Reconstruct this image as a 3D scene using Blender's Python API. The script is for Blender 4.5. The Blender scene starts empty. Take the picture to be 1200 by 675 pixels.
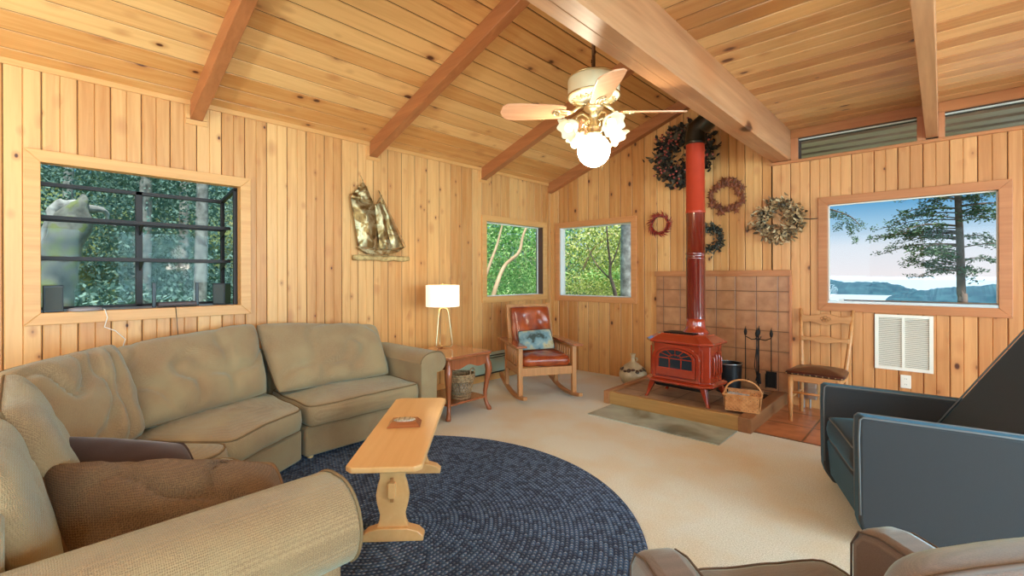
import bpy, bmesh, math, random
from math import pi, sin, cos, radians as rad
from mathutils import Vector as V, Matrix, noise
C = bpy.context.scene.collection
RND = random.Random(7)

# ------------------------------------------------------------------ helpers
def S(r, g, b, a=1.0):
    f = lambda c: (c / 255 / 12.92) if c <= 10 else (((c / 255) + .055) / 1.055) ** 2.4
    return (f(r), f(g), f(b), a)

class MB:
    def __init__(s): s.v = []; s.f = []; s.c = []; s.col = (0, 0, 0)
    def add(s, vs, fs):
        o = len(s.v); s.v += [tuple(v) for v in vs]; s.c += [s.col] * len(vs)
        s.f += [tuple(i + o for i in f) for f in fs]; return s
    def box(s, a, b, M=None):
        x0, y0, z0 = a; x1, y1, z1 = b
        vs = [V((x, y, z)) for x in (x0, x1) for y in (y0, y1) for z in (z0, z1)]
        if M: vs = [M @ v for v in vs]
        return s.add(vs, [(0, 1, 3, 2), (4, 6, 7, 5), (0, 4, 5, 1), (2, 3, 7, 6), (0, 2, 6, 4), (1, 5, 7, 3)])
    def prism(s, poly, n, h0, h1):
        """poly: list of 3D points; extruded from h0 to h1 along n"""
        n = V(n); k = len(poly)
        vs = [V(p) + n * h0 for p in poly] + [V(p) + n * h1 for p in poly]
        return s.add(vs, [tuple(range(k))[::-1], tuple(range(k, 2 * k))] + [(i, (i + 1) % k, k + (i + 1) % k, k + i) for i in range(k)])
    def tube(s, pts, r, n=8, closed=False, cap=True):
        pts = [V(p) for p in pts]; m = len(pts)
        rr = r if isinstance(r, (list, tuple)) else [r] * m
        up = None; rings = []
        for i, p in enumerate(pts):
            if closed: t = pts[(i + 1) % m] - pts[i - 1]
            else: t = pts[min(i + 1, m - 1)] - pts[max(i - 1, 0)]
            t = t.normalized() if t.length > 1e-9 else V((0, 0, 1))
            if up is None:
                up = V((0, 0, 1)) if abs(t.z) < .9 else V((1, 0, 0))
            side = t.cross(up)
            if side.length < 1e-6: side = t.orthogonal()
            side.normalize(); up = side.cross(t).normalized()
            rings.append([p + (side * cos(2 * pi * k / n) + up * sin(2 * pi * k / n)) * rr[i] for k in range(n)])
        vs = [v for g in rings for v in g]; fs = []
        for i in range(m if closed else m - 1):
            a = i * n; b = ((i + 1) % m) * n
            fs += [(a + k, a + (k + 1) % n, b + (k + 1) % n, b + k) for k in range(n)]
        if cap and not closed: fs += [tuple(range(n))[::-1], tuple(range((m - 1) * n, m * n))]
        return s.add(vs, fs)
    def lathe(s, prof, n=24, M=None):
        """prof: (r, z) list"""
        vs = []; 
        for r, z in prof:
            for k in range(n):
                v = V((r * cos(2 * pi * k / n), r * sin(2 * pi * k / n), z)); vs.append(M @ v if M else v)
        fs = []
        for i in range(len(prof) - 1):
            fs += [(i * n + k, i * n + (k + 1) % n, (i + 1) * n + (k + 1) % n, (i + 1) * n + k) for k in range(n)]
        if prof[0][0] > 1e-5: fs.append(tuple(range(n))[::-1])
        if prof[-1][0] > 1e-5: fs.append(tuple(range((len(prof) - 1) * n, len(prof) * n)))
        return s.add(vs, fs)
    def build(s, name, mat, parent=None, smooth=False, bevel=0, seg=2, sub=0, M=None, auto=None):
        me = bpy.data.meshes.new(name)
        vs = [M @ V(v) for v in s.v] if M else s.v
        me.from_pydata([tuple(v) for v in vs], [], s.f)
        me.materials.append(mat)
        bm = bmesh.new(); bm.from_mesh(me)
        if s.v and not getattr(s, 'open', False): bmesh.ops.recalc_face_normals(bm, faces=bm.faces)
        bm.to_mesh(me); bm.free()
        if any(c != (0, 0, 0) for c in s.c):
            at = me.color_attributes.new('pl', 'FLOAT_COLOR', 'POINT')
            for i, c in enumerate(s.c): at.data[i].color = (*c, 1)
        if smooth or auto:
            me.shade_smooth()
        o = bpy.data.objects.new(name, me); C.objects.link(o)
        if auto:
            me.shade_smooth()
            me.set_sharp_from_angle(angle=rad(auto))
        if bevel:
            m = o.modifiers.new('b', 'BEVEL'); m.width = bevel; m.segments = seg; m.limit_method = 'ANGLE'; m.angle_limit = rad(40)
            m.harden_normals = False
        if sub:
            m = o.modifiers.new('s', 'SUBSURF'); m.levels = sub; m.render_levels = sub
        if parent: o.parent = parent
        return o

def tag(o, label=None, cat=None, group=None, kind=None):
    if label: o['label'] = label
    if cat: o['category'] = cat
    if group: o['group'] = group
    if kind: o['kind'] = kind
    return o
def empty(name, loc=(0, 0, 0), rz=0, label=None, cat=None, group=None, kind=None, par=None):
    o = bpy.data.objects.new(name, None); C.objects.link(o)
    o.location = loc; o.rotation_euler = (0, 0, rz); o.empty_display_size = .1
    if par: o.parent = par
    return tag(o, label, cat, group, kind)
def kids(o): return [c for c in bpy.data.objects if c.parent == o]
def copy_tree(o, parent=None):
    c = o.copy(); C.objects.link(c); c.parent = parent
    for ch in kids(o): copy_tree(ch, c)
    return c
def lerp(a, b, t): return V(a) * (1 - t) + V(b) * t

# ------------------------------------------------------------------ materials
def mat(name, base=(.5, .5, .5, 1), rough=.5, metal=0, **kw):
    m = bpy.data.materials.new(name); m.use_nodes = True
    b = m.node_tree.nodes['Principled BSDF']
    b.inputs['Base Color'].default_value = base; b.inputs['Roughness'].default_value = rough; b.inputs['Metallic'].default_value = metal
    for k, v in kw.items():
        b.inputs[k].default_value = v
    return m
class NT:
    def __init__(s, m): s.m = m; s.t = m.node_tree; s.b = s.t.nodes['Principled BSDF']
    def n(s, typ, **kw):
        x = s.t.nodes.new(typ)
        for k, v in kw.items():
            if k.startswith('i_'): x.inputs[int(k[2:]) if k[2:].isdigit() else k[2:].replace('_', ' ')].default_value = v
            else: setattr(x, k, v)
        return x
    def l(s, a, b): s.t.links.new(a, b)
    def mix(s, fac, a, b, blend='MIX'):
        x = s.n('ShaderNodeMix', data_type='RGBA', blend_type=blend)
        for i, val in ((0, fac), (6, a), (7, b)):
            if hasattr(val, 'is_linked'): s.l(val, x.inputs[i])
            elif i == 0: x.inputs[0].default_value = val
            else: x.inputs[i].default_value = val
        return x.outputs[2]
    def ramp(s, src, stops):
        r = s.n('ShaderNodeValToRGB'); e = r.color_ramp.elements
        while len(e) < len(stops): e.new(.5)
        for q, (p, c) in zip(e, stops): q.position = p; q.color = c if len(c) == 4 else (*c, 1)
        s.l(src, r.inputs[0]); return r.outputs[0]
    def bump(s, h, strength=.3, dist=.01):
        b = s.n('ShaderNodeBump'); b.inputs['Strength'].default_value = strength; b.inputs['Distance'].default_value = dist
        s.l(h, b.inputs['Height']); s.l(b.outputs[0], s.b.inputs['Normal']); return b
    def math(s, op, a, b=0.0, c=None):
        x = s.n('ShaderNodeMath', operation=op)
        for i, v in enumerate((a, b) if c is None else (a, b, c)):
            if hasattr(v, 'is_linked'): s.l(v, x.inputs[i])
            else: x.inputs[i].default_value = v
        return x.outputs[0]
    def coords(s, along, across, scale=(1, 1)):
        tc = s.n('ShaderNodeTexCoord'); sp = s.n('ShaderNodeSeparateXYZ'); s.l(tc.outputs['Object'], sp.inputs[0])
        return tc, sp

W1, BLK = (1, 1, 1, 1), (0, 0, 0, 1)
def wood(name, c_lo, c_hi, along='Z', knots=0.0, rough=.45, per_plank=True, grain=1.0, tone=.35, coat=0.0, knot_c=None):
    m = mat(name, rough=rough); t = NT(m)
    tc = t.n('ShaderNodeTexCoord'); sp = t.n('ShaderNodeSeparateXYZ'); t.l(tc.outputs['Object'], sp.inputs[0])
    o = {'X': 0, 'Y': 1, 'Z': 2}; al = sp.outputs[o[along]]
    oth = [sp.outputs[k] for k in range(3) if k != o[along]]
    pl = t.n('ShaderNodeAttribute', attribute_name='pl'); ps = t.n('ShaderNodeSeparateColor'); t.l(pl.outputs['Color'], ps.inputs[0])
    r1, r2, r3 = ps.outputs[0], ps.outputs[1], ps.outputs[2]
    cb = t.n('ShaderNodeCombineXYZ')
    t.l(t.math('MULTIPLY_ADD', al, .055, t.math('MULTIPLY', r1, 17.)), cb.inputs[0])
    t.l(t.math('ADD', oth[0], t.math('MULTIPLY', r2, 9.)), cb.inputs[1]); t.l(oth[1], cb.inputs[2])
    n1 = t.n('ShaderNodeTexNoise'); n1.inputs['Scale'].default_value = 26 * grain; n1.inputs['Detail'].default_value = 5; n1.inputs['Distortion'].default_value = .6
    t.l(cb.outputs[0], n1.inputs['Vector'])
    n2 = t.n('ShaderNodeTexNoise'); n2.inputs['Scale'].default_value = 140 * grain; n2.inputs['Detail'].default_value = 3
    t.l(cb.outputs[0], n2.inputs['Vector'])
    f = t.math('ADD', t.math('MULTIPLY', n1.outputs[0], 1.3), t.math('MULTIPLY', n2.outputs[0], .35))
    f = t.math('SUBTRACT', f, .35)
    if per_plank: f = t.math('ADD', f, t.math('MULTIPLY', t.math('SUBTRACT', r3, .5), tone * 2))
    f = t.math('MINIMUM', t.math('MAXIMUM', f, 0.), 1.)
    col = t.mix(f, c_hi, c_lo)
    if per_plank:   # slight hue drift from board to board
        col = t.mix(t.math('MULTIPLY', r1, .35), col, t.mix(.5, col, S(208, 144, 82)))
    if knots:
        cb2 = t.n('ShaderNodeCombineXYZ')
        t.l(t.math('MULTIPLY_ADD', al, .62, t.math('MULTIPLY', r2, 13.)), cb2.inputs[0])
        t.l(t.math('MULTIPLY_ADD', oth[0], 1., 0.), cb2.inputs[1]); t.l(t.math('ADD', oth[1], t.math('MULTIPLY', r1, 0.)), cb2.inputs[2])
        vo = t.n('ShaderNodeTexVoronoi'); vo.inputs['Scale'].default_value = knots; t.l(cb2.outputs[0], vo.inputs['Vector'])
        sc = t.n('ShaderNodeSeparateColor'); t.l(vo.outputs['Color'], sc.inputs[0])
        pick = t.math('GREATER_THAN', sc.outputs[0], .35)
        size = t.math('MULTIPLY_ADD', sc.outputs[1], .14, .06)
        d = t.math('DIVIDE', vo.outputs['Distance'], size)
        core = t.math('MULTIPLY', t.ramp(d, [(.55, W1), (1., BLK)]), pick)
        halo = t.math('MULTIPLY', t.ramp(t.math('MULTIPLY', d, .4), [(.3, (.55,) * 3), (1., BLK)]), pick)
        col = t.mix(halo, col, S(176, 104, 54)); col = t.mix(core, col, knot_c or S(84, 42, 20))
    t.l(col, t.b.inputs['Base Color'])
    t.bump(n2.outputs[0], .12, .002)
    if coat: t.b.inputs['Coat Weight'].default_value = coat; t.b.inputs['Coat Roughness'].default_value = .12
    return m

def fabric(name, c1, c2, scale=160, bump=.5, sheen=.3, var=.5, big=None):
    m = mat(name, rough=.92); t = NT(m); tc = t.n('ShaderNodeTexCoord')
    vo = t.n('ShaderNodeTexVoronoi', feature='F1'); vo.inputs['Scale'].default_value = scale; vo.inputs['Randomness'].default_value = .35
    t.l(tc.outputs['Object'], vo.inputs['Vector'])
    nz = t.n('ShaderNodeTexNoise'); nz.inputs['Scale'].default_value = 3.5; nz.inputs['Detail'].default_value = 4; t.l(tc.outputs['Object'], nz.inputs['Vector'])
    f = t.ramp(vo.outputs['Distance'], [(.15, BLK), (.75, W1)])
    col = t.mix(f, c1, c2)
    if big: col = t.mix(t.ramp(nz.outputs[0], [(.4, BLK), (.65, W1)]), col, big)
    t.l(col, t.b.inputs['Base Color'])
    t.b.inputs['Sheen Weight'].default_value = sheen; t.b.inputs['Sheen Roughness'].default_value = .4
    inv = t.math('SUBTRACT', 1., vo.outputs['Distance'])
    t.bump(inv, bump, .004)
    return m

def emis(name, col, st):
    m = mat(name, col, .4); b = m.node_tree.nodes['Principled BSDF']
    b.inputs['Emission Color'].default_value = col; b.inputs['Emission Strength'].default_value = st; return m

def glass_mat(name='window_glass', tint=(.95, .97, .98, 1), gain=.3):
    m = bpy.data.materials.new(name); m.use_nodes = True; t = m.node_tree; t.nodes.clear()
    o = t.nodes.new('ShaderNodeOutputMaterial'); mx = t.nodes.new('ShaderNodeMixShader'); tr = t.nodes.new('ShaderNodeBsdfTransparent'); gl = t.nodes.new('ShaderNodeBsdfGlossy')
    fr = t.nodes.new('ShaderNodeFresnel'); fr.inputs[0].default_value = 1.5; gl.inputs['Roughness'].default_value = .0
    tr.inputs[0].default_value = tint
    mm = t.nodes.new('ShaderNodeMath'); mm.operation = 'MULTIPLY'; mm.inputs[1].default_value = gain; mm.use_clamp = True
    t.links.new(fr.outputs[0], mm.inputs[0]); t.links.new(mm.outputs[0], mx.inputs[0]); t.links.new(tr.outputs[0], mx.inputs[1]); t.links.new(gl.outputs[0], mx.inputs[2]); t.links.new(mx.outputs[0], o.inputs[0])
    return m

PL, PH = S(190, 124, 62), S(230, 176, 110)
M = {}
M['pine_wall'] = wood('pine_wall', PL, PH, 'Z', knots=9, tone=.42)
M['pine_wall_dark'] = wood('pine_wall_brown_backlit', S(178, 114, 62), S(216, 156, 98), 'Z', knots=8, tone=.4)  # browner panelling, its backlit darkness also put into the colour
M['pine_ceiling_y'] = wood('pine_ceiling', S(204, 140, 74), S(238, 190, 124), 'Y', knots=7, tone=.45)
M['pine_ceiling_x'] = wood('pine_ceiling_flat', S(180, 122, 70), S(226, 178, 120), 'X', knots=6, tone=.5, rough=.35)
M['fir_trim_z'] = wood('fir_trim', S(204, 140, 74), S(230, 174, 106), 'Z', per_plank=False)
M['fir_trim_y'] = wood('fir_trim_y', S(204, 140, 74), S(230, 174, 106), 'Y', per_plank=False)
M['fir_trim_x'] = wood('fir_trim_x', S(194, 122, 68), S(220, 154, 96), 'X', per_plank=False)
M['fir_red_x'] = wood('fir_red_x', S(162, 94, 50), S(192, 126, 76), 'X', per_plank=False)
M['fir_red_z'] = wood('fir_red_z', S(176, 104, 62), S(206, 136, 90), 'Z', per_plank=False)
M['rafter'] = wood('rafter_fir', S(150, 86, 46), S(190, 122, 72), 'X', per_plank=False, grain=.7, knots=2.2)
M['beam'] = wood('beam_fir', S(150, 98, 60), S(206, 152, 108), 'Y', per_plank=False, grain=.55, knots=1.6)
M['groove'] = mat('board_backing', S(70, 40, 22), .8)
M['oak'] = wood('oak', S(158, 98, 48), S(204, 144, 84), 'Z', per_plank=False, grain=1.3, coat=.2)
M['oak_x'] = wood('oak_x', S(158, 98, 48), S(204, 144, 84), 'X', per_plank=False, grain=1.3, coat=.2)
M['cherry'] = wood('cherry', S(118, 56, 26), S(176, 100, 56), 'Z', per_plank=False, grain=1.1, coat=.4)
M['cherry_top'] = wood('cherry_top', S(130, 66, 32), S(180, 106, 62), 'X', per_plank=False, grain=1.1, coat=.8, rough=.25)
M['maple'] = wood('maple', S(214, 160, 98), S(232, 188, 128), 'Y', per_plank=False, grain=.5, rough=.35, coat=.3)
M['chair_pine'] = wood('chair_pine', S(178, 116, 64), S(208, 148, 92), 'X', per_plank=False)
M['blade'] = wood('blade_wood', S(196, 132, 92), S(226, 170, 130), 'X', per_plank=False, rough=.35, coat=.3)
M['sofa'] = fabric('sofa_chenille', S(126, 98, 66), S(172, 144, 106), 230, .6, .2, big=S(164, 142, 104))
M['sofa'].node_tree.nodes['Principled BSDF'].inputs['Sheen Tint'].default_value = (.55, .95, .9, 1); M['sofa'].node_tree.nodes['Principled BSDF'].inputs['Sheen Weight'].default_value = .4  # teal sheen tint colours in the cool highlights on the cushion tops
M['sofa_pipe'] = mat('sofa_piping', S(122, 100, 68), .9)
M['pillow'] = fabric('pillow_weave', S(84, 62, 40), S(130, 102, 70), 190, .9, .1)
M['pillow_dark'] = fabric('pillow_dark', S(48, 30, 26), S(66, 44, 38), 300, .2, .4)
M['recliner'] = fabric('recliner_twill', S(38, 40, 43), S(56, 58, 61), 420, .25, .5)
M['recliner'].node_tree.nodes['Principled BSDF'].inputs['Sheen Tint'].default_value = (.12, .55, .85, 1)  # blue sheen tint puts cool daylight highlights on the tops into the fabric
M['recliner'].node_tree.nodes['Principled BSDF'].inputs['Sheen Roughness'].default_value = .3
M['recliner_pipe'] = mat('recliner_piping', S(100, 104, 106), .8)
M['taupe'] = fabric('taupe_velvet', S(100, 82, 72), S(128, 108, 96), 500, .1, .7)
M['taupe'].node_tree.nodes['Principled BSDF'].inputs['Sheen Tint'].default_value = (.5, .75, .8, 1)
M['taupe_pipe'] = mat('taupe_piping', S(96, 80, 70), .8)
M['black'] = mat('black_plastic', S(22, 22, 24), .4)
M['bronze'] = mat('bronze_frame', S(40, 30, 26), .5, .3)
M['iron'] = mat('wrought_iron', S(30, 26, 24), .55, .6)
M['glass'] = glass_mat()
M['glass_g'] = glass_mat('garden_window_glass', (.84, .93, .93, 1), .16)
M['white_metal'] = mat('white_enamel', S(232, 226, 212), .4)
M['brass'] = mat('brass', S(206, 176, 128), .28, 1.)
M['gold'] = mat('champagne_metal', S(214, 190, 146), .3, .9)
M['silver'] = mat('brushed_steel', S(190, 190, 186), .3, 1.)

def red_enamel():
    m = mat('red_enamel', S(176, 44, 18), .16); t = NT(m)
    t.b.inputs['Coat Weight'].default_value = 1.; t.b.inputs['Coat Roughness'].default_value = .05
    nz = t.n('ShaderNodeTexNoise'); nz.inputs['Scale'].default_value = 9
    t.l(t.mix(nz.outputs[0], S(142, 42, 20), S(164, 56, 30)), t.b.inputs['Base Color']); return m
M['red'] = red_enamel()
M['blackpipe'] = mat('black_stovepipe', S(58, 50, 38), .35, .7)

def leather():
    m = mat('cognac_leather', S(150, 62, 26), .3); t = NT(m); tc = t.n('ShaderNodeTexCoord')
    nz = t.n('ShaderNodeTexNoise'); nz.inputs['Scale'].default_value = 8; nz.inputs['Detail'].default_value = 6; t.l(tc.outputs['Object'], nz.inputs['Vector'])
    t.l(t.mix(t.ramp(nz.outputs[0], [(.35, BLK), (.7, W1)]), S(128, 48, 22), S(178, 84, 40)), t.b.inputs['Base Color'])
    t.b.inputs['Coat Weight'].default_value = .4; t.b.inputs['Coat Roughness'].default_value = .2
    t.bump(nz.outputs[0], .35, .02); return m
M['leather'] = leather()
M['leather_dark'] = mat('oxblood_leather', S(70, 30, 20), .35, **{'Coat Weight': .3})

def carpet():
    m = mat('carpet_pile', rough=.95); t = NT(m); tc = t.n('ShaderNodeTexCoord')
    a = t.n('ShaderNodeTexNoise'); a.inputs['Scale'].default_value = 160; a.inputs['Detail'].default_value = 3; t.l(tc.outputs['Object'], a.inputs['Vector'])
    b = t.n('ShaderNodeTexNoise'); b.inputs['Scale'].default_value = 2.; b.inputs['Detail'].default_value = 3; t.l(tc.outputs['Object'], b.inputs['Vector'])
    c = t.mix(t.ramp(a.outputs[0], [(.3, BLK), (.7, W1)]), S(184, 184, 166), S(230, 231, 218))
    c = t.mix(t.ramp(b.outputs[0], [(.42, BLK), (.68, (.6, .6, .6, 1))]), c, S(206, 180, 130))
    t.l(c, t.b.inputs['Base Color']); t.bump(a.outputs[0], .5, .008); t.b.inputs['Sheen Weight'].default_value = .2; return m
M['carpet'] = carpet()

def tiles(name, c1, c2, grout, sx, sy, ox, oy, plane='XZ', rough=.35):
    m = mat(name, rough=rough); t = NT(m); tc = t.n('ShaderNodeTexCoord'); sp = t.n('ShaderNodeSeparateXYZ'); t.l(tc.outputs['Object'], sp.inputs[0])
    i = {'X': 0, 'Y': 1, 'Z': 2}
    u = t.math('DIVIDE', t.math('SUBTRACT', sp.outputs[i[plane[0]]], ox), sx); v = t.math('DIVIDE', t.math('SUBTRACT', sp.outputs[i[plane[1]]], oy), sy)
    fu = t.math('ABSOLUTE', t.math('SUBTRACT', t.math('FRACT', u), .5)); fv = t.math('ABSOLUTE', t.math('SUBTRACT', t.math('FRACT', v), .5))
    e = t.math('MAXIMUM', fu, fv)
    cb = t.n('ShaderNodeCombineXYZ'); t.l(t.math('FLOOR', u), cb.inputs[0]); t.l(t.math('FLOOR', v), cb.inputs[1])
    wn = t.n('ShaderNodeTexWhiteNoise', noise_dimensions='2D'); t.l(cb.outputs[0], wn.inputs['Vector'])
    nz = t.n('ShaderNodeTexNoise'); nz.inputs['Scale'].default_value = 11; nz.inputs['Detail'].default_value = 5; t.l(tc.outputs['Object'], nz.inputs['Vector'])
    f = t.math('ADD', t.math('MULTIPLY', nz.outputs[0], .95), t.math('MULTIPLY', wn.outputs[0], .15)); f = t.ramp(f, [(.3, BLK), (.85, W1)])
    g = t.ramp(e, [(.478, BLK), (.488, W1)])
    edge = t.ramp(e, [(.36, BLK), (.48, (.45, .45, .45, 1))])
    col = t.mix(edge, t.mix(f, c1, c2), c1)
    t.l(t.mix(g, col, grout), t.b.inputs['Base Color'])
    h = t.math('SUBTRACT', 1., g); t.bump(h, .6, .004)
    return m
M['wall_tile'] = tiles('terracotta_wall_tile', S(158, 102, 64), S(194, 138, 94), S(112, 74, 48), .195, .196, -2.341, 1.09 - .196 * 6)
M['hearth_tile'] = tiles('hearth_tile', S(140, 110, 88), S(184, 154, 128), S(96, 76, 60), .3, .3, -2.42, 3.95, 'XY')
M['floor_tile'] = tiles('terracotta_floor_tile', S(162, 92, 52), S(206, 134, 86), S(104, 66, 42), .4, .4, -1.1 + .33, 4.0, 'XY', .3)

def slate():
    m = mat('slate', rough=.14); t = NT(m); tc = t.n('ShaderNodeTexCoord')
    nz = t.n('ShaderNodeTexNoise'); nz.inputs['Scale'].default_value = 3; nz.inputs['Detail'].default_value = 7; nz.inputs['Distortion'].default_value = .4; t.l(tc.outputs['Object'], nz.inputs['Vector'])
    t.l(t.ramp(nz.outputs[0], [(.35, S(120, 126, 116)), (.5, S(156, 172, 164)), (.68, S(176, 194, 188))]), t.b.inputs['Base Color']); t.bump(nz.outputs[0], .25, .01); return m  # window reflection put into the pale teal tones of the slate
M['slate'] = slate()

def rug_mat(cx, cy):
    m = mat('braided_rug', rough=.9); t = NT(m); tc = t.n('ShaderNodeTexCoord'); sp = t.n('ShaderNodeSeparateXYZ'); t.l(tc.outputs['Object'], sp.inputs[0])
    x, y = sp.outputs[0], sp.outputs[1]
    r = t.math('SQRT', t.math('ADD', t.math('MULTIPLY', x, x), t.math('MULTIPLY', y, y)))
    a = t.math('ARCTAN2', y, x)
    ring = t.math('ADD', t.math('DIVIDE', r, .022), t.math('DIVIDE', a, 2 * pi))
    k = t.math('FLOOR', ring); fr = t.math('FRACT', ring)
    # the braid: dashes along each round, their count growing with the radius
    arc = t.math('MULTIPLY', t.math('ADD', k, .5), t.math('MULTIPLY', a, .024 / .022))
    slant = t.math('ADD', arc, t.math('MULTIPLY', t.math('ABSOLUTE', t.math('SUBTRACT', fr, .5)), 1.2))
    cbv = t.n('ShaderNodeCombineXYZ'); t.l(t.math('FLOOR', slant), cbv.inputs[0]); t.l(k, cbv.inputs[1])
    wn = t.n('ShaderNodeTexWhiteNoise', noise_dimensions='2D'); t.l(cbv.outputs[0], wn.inputs['Vector'])
    hump = t.math('MULTIPLY', t.math('SINE', t.math('MULTIPLY', fr, pi)), t.math('ABSOLUTE', t.math('SINE', t.math('MULTIPLY', slant, pi))))
    col = t.mix(t.ramp(wn.outputs[0], [(.2, BLK), (.8, W1)]), S(34, 54, 84), S(68, 98, 136))
    nz = t.n('ShaderNodeTexNoise'); nz.inputs['Scale'].default_value = 220; t.l(tc.outputs['Object'], nz.inputs['Vector'])
    fleck = t.math('MULTIPLY', t.math('MULTIPLY_ADD', wn.outputs[0], .75, .2), t.ramp(t.math('FRACT', slant), [(.4, BLK), (.52, W1), (.88, W1), (.97, BLK)]))
    col = t.mix(t.math('MULTIPLY', fleck, t.ramp(t.math('ABSOLUTE', t.math('SUBTRACT', fr, .5)), [(.1, W1), (.3, BLK)])), col, S(158, 172, 188))
    col = t.mix(t.ramp(t.math('ABSOLUTE', t.math('SUBTRACT', fr, .5)), [(.4, BLK), (.5, W1)]), col, S(20, 28, 44))
    t.l(col, t.b.inputs['Base Color']); t.bump(hump, .8, .01); return m
def mottled(name, stops, scale=6, rough=.6, bump=.2, dist=.0, det=5, **kw):
    m = mat(name, rough=rough, **kw); t = NT(m); tc = t.n('ShaderNodeTexCoord')
    nz = t.n('ShaderNodeTexNoise'); nz.inputs['Scale'].default_value = scale; nz.inputs['Detail'].default_value = det; nz.inputs['Distortion'].default_value = dist; t.l(tc.outputs['Object'], nz.inputs['Vector'])
    t.l(t.ramp(nz.outputs[0], stops), t.b.inputs['Base Color']); t.bump(nz.outputs[0], bump, .01); return m
M['metal_art'] = mottled('aged_brass_sheet', [(.3, S(84, 58, 30)), (.45, S(140, 108, 62)), (.6, S(186, 172, 132)), (.75, S(110, 76, 40))], 9, .42, .6, 1.5)
M['metal_art'].node_tree.nodes['Principled BSDF'].inputs['Metallic'].default_value = .8
M['driftwood'] = mottled('driftwood', [(.3, S(140, 104, 58)), (.6, S(206, 176, 116))], 18, .8, .6)
M['stoneware'] = mottled('stoneware', [(.3, S(170, 142, 104)), (.7, S(206, 184, 146))], 12, .4, .1)
M['stoneware_mark'] = mat('stoneware_glaze_mark', S(84, 62, 44), .35)
M['wicker'] = mottled('wicker', [(.3, S(110, 76, 44)), (.7, S(196, 164, 120))], 60, .7, .5)
M['splint'] = mottled('splint_weave', [(.3, S(190, 120, 64)), (.7, S(224, 166, 108))], 22, .55, .2)
M['bark'] = mottled('grey_bark', [(.3, S(120, 116, 110)), (.55, S(178, 174, 166)), (.7, S(206, 204, 196))], 9, .9, 1.)
M['bark_brown'] = mottled('brown_bark', [(.3, S(98, 74, 60)), (.7, S(158, 132, 112))], 9, .9, 1.)
M['madrona'] = mottled('madrona_bark', [(.3, S(180, 138, 96)), (.7, S(226, 196, 150))], 4, .6, .1)
M['moss_bark'] = mottled('mossy_bark', [(.3, S(96, 94, 86)), (.52, S(136, 134, 122)), (.60, S(126, 132, 84)), (.8, S(146, 150, 96))], 9, .9, .8)
def leafmat(name, c1, c2, c3):
    m = mat(name, rough=.7); t = NT(m); at = t.n('ShaderNodeAttribute', attribute_name='pl'); sc = t.n('ShaderNodeSeparateColor'); t.l(at.outputs['Color'], sc.inputs[0])
    t.l(t.ramp(sc.outputs[0], [(.0, c1), (.5, c2), (1., c3)]), t.b.inputs['Base Color'])
    t.b.inputs['Transmission Weight'].default_value = 0.
    return m
M['leaf'] = leafmat('bright_leaves', S(90, 150, 76), S(150, 206, 112), S(214, 232, 160))
M['leaf_y'] = leafmat('yellow_green_leaves', S(136, 160, 76), S(200, 212, 108), S(236, 222, 160))
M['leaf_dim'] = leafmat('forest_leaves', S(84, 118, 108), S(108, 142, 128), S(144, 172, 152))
M['needle'] = leafmat('fir_needles', S(50, 78, 56), S(84, 118, 74), S(120, 148, 100))

# ------------------------------------------------------------------ room numbers
LX, BY = -3.978, 5.085           # inner faces of the left and back walls
RX, NY = 4.3, -3.2               # unseen right and near walls
ZW, SL = 2.52, .36               # wall height, roof slope
BX0, BX1, BZ = -1.227, -1.061, 2.357   # ridge beam
ZF = 2.64                        # flat ceiling
zc = lambda x: ZW + SL * (x - LX)

def plank_wall(name, mat_, axis, a0, a1, seam, w, zb, zt, fixed, inward, holes, parent=None):
    """vertical tongue-and-groove boards on a wall; axis 'x' or 'y' runs along the wall"""
    mb = MB(); rnd = random.Random(hash(name) % 1000 if False else len(name) * 7 + 3)
    cuts = sorted(set([a0, a1] + [round(seam + k * w, 5) for k in range(-120, 120) if a0 < seam + k * w < a1] + [h[i] for h in holes for i in (0, 1) if a0 < h[i] < a1]))
    seams = {round(seam + k * w, 5) for k in range(-120, 120)}
    cols = {}
    for i in range(len(cuts) - 1):
        p, q = cuts[i], cuts[i + 1]
        if q - p < 1e-4: continue
        mid = (p + q) / 2; key = math.floor((mid - seam) / w)
        if key not in cols: cols[key] = (rnd.random() * .98 + .01, rnd.random(), rnd.random())
        mb.col = cols[key]
        g, c = .006, .007
        prof = []
        prof += [(p + .0019, -g), (p + c, 0)] if round(p, 5) in seams else [(p, 0)]
        m0 = seam + (key + .5) * w
        if p + .01 < m0 < q - .01: prof += [(m0 - .0035, 0), (m0, -.0055), (m0 + .0035, 0)]
        prof += [(q - c, 0), (q - .0019, -g)] if round(q, 5) in seams else [(q, 0)]
        hs = sorted([h for h in holes if h[0] - 1e-4 <= p and q <= h[1] + 1e-4], key=lambda h: h[2])
        zs = [zb]; 
        for h in hs: zs += [h[2], h[3]]
        segs = []
        lo = zb
        for h in hs: segs.append((lo, h[2])); lo = h[3]
        segs.append((lo, None))
        for s0, s1 in segs:
            vs = []
            for a, d in prof:
                top = zt(a) if s1 is None else s1
                for z in (s0, top):
                    vs.append((a, fixed + inward * d, z) if axis == 'x' else (fixed + inward * d, a, z))
            n = len(prof)
            mb.add(vs, [(2 * k, 2 * k + 2, 2 * k + 3, 2 * k + 1) for k in range(n - 1)])
    o = mb.build(name, mat_, parent); return o
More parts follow.
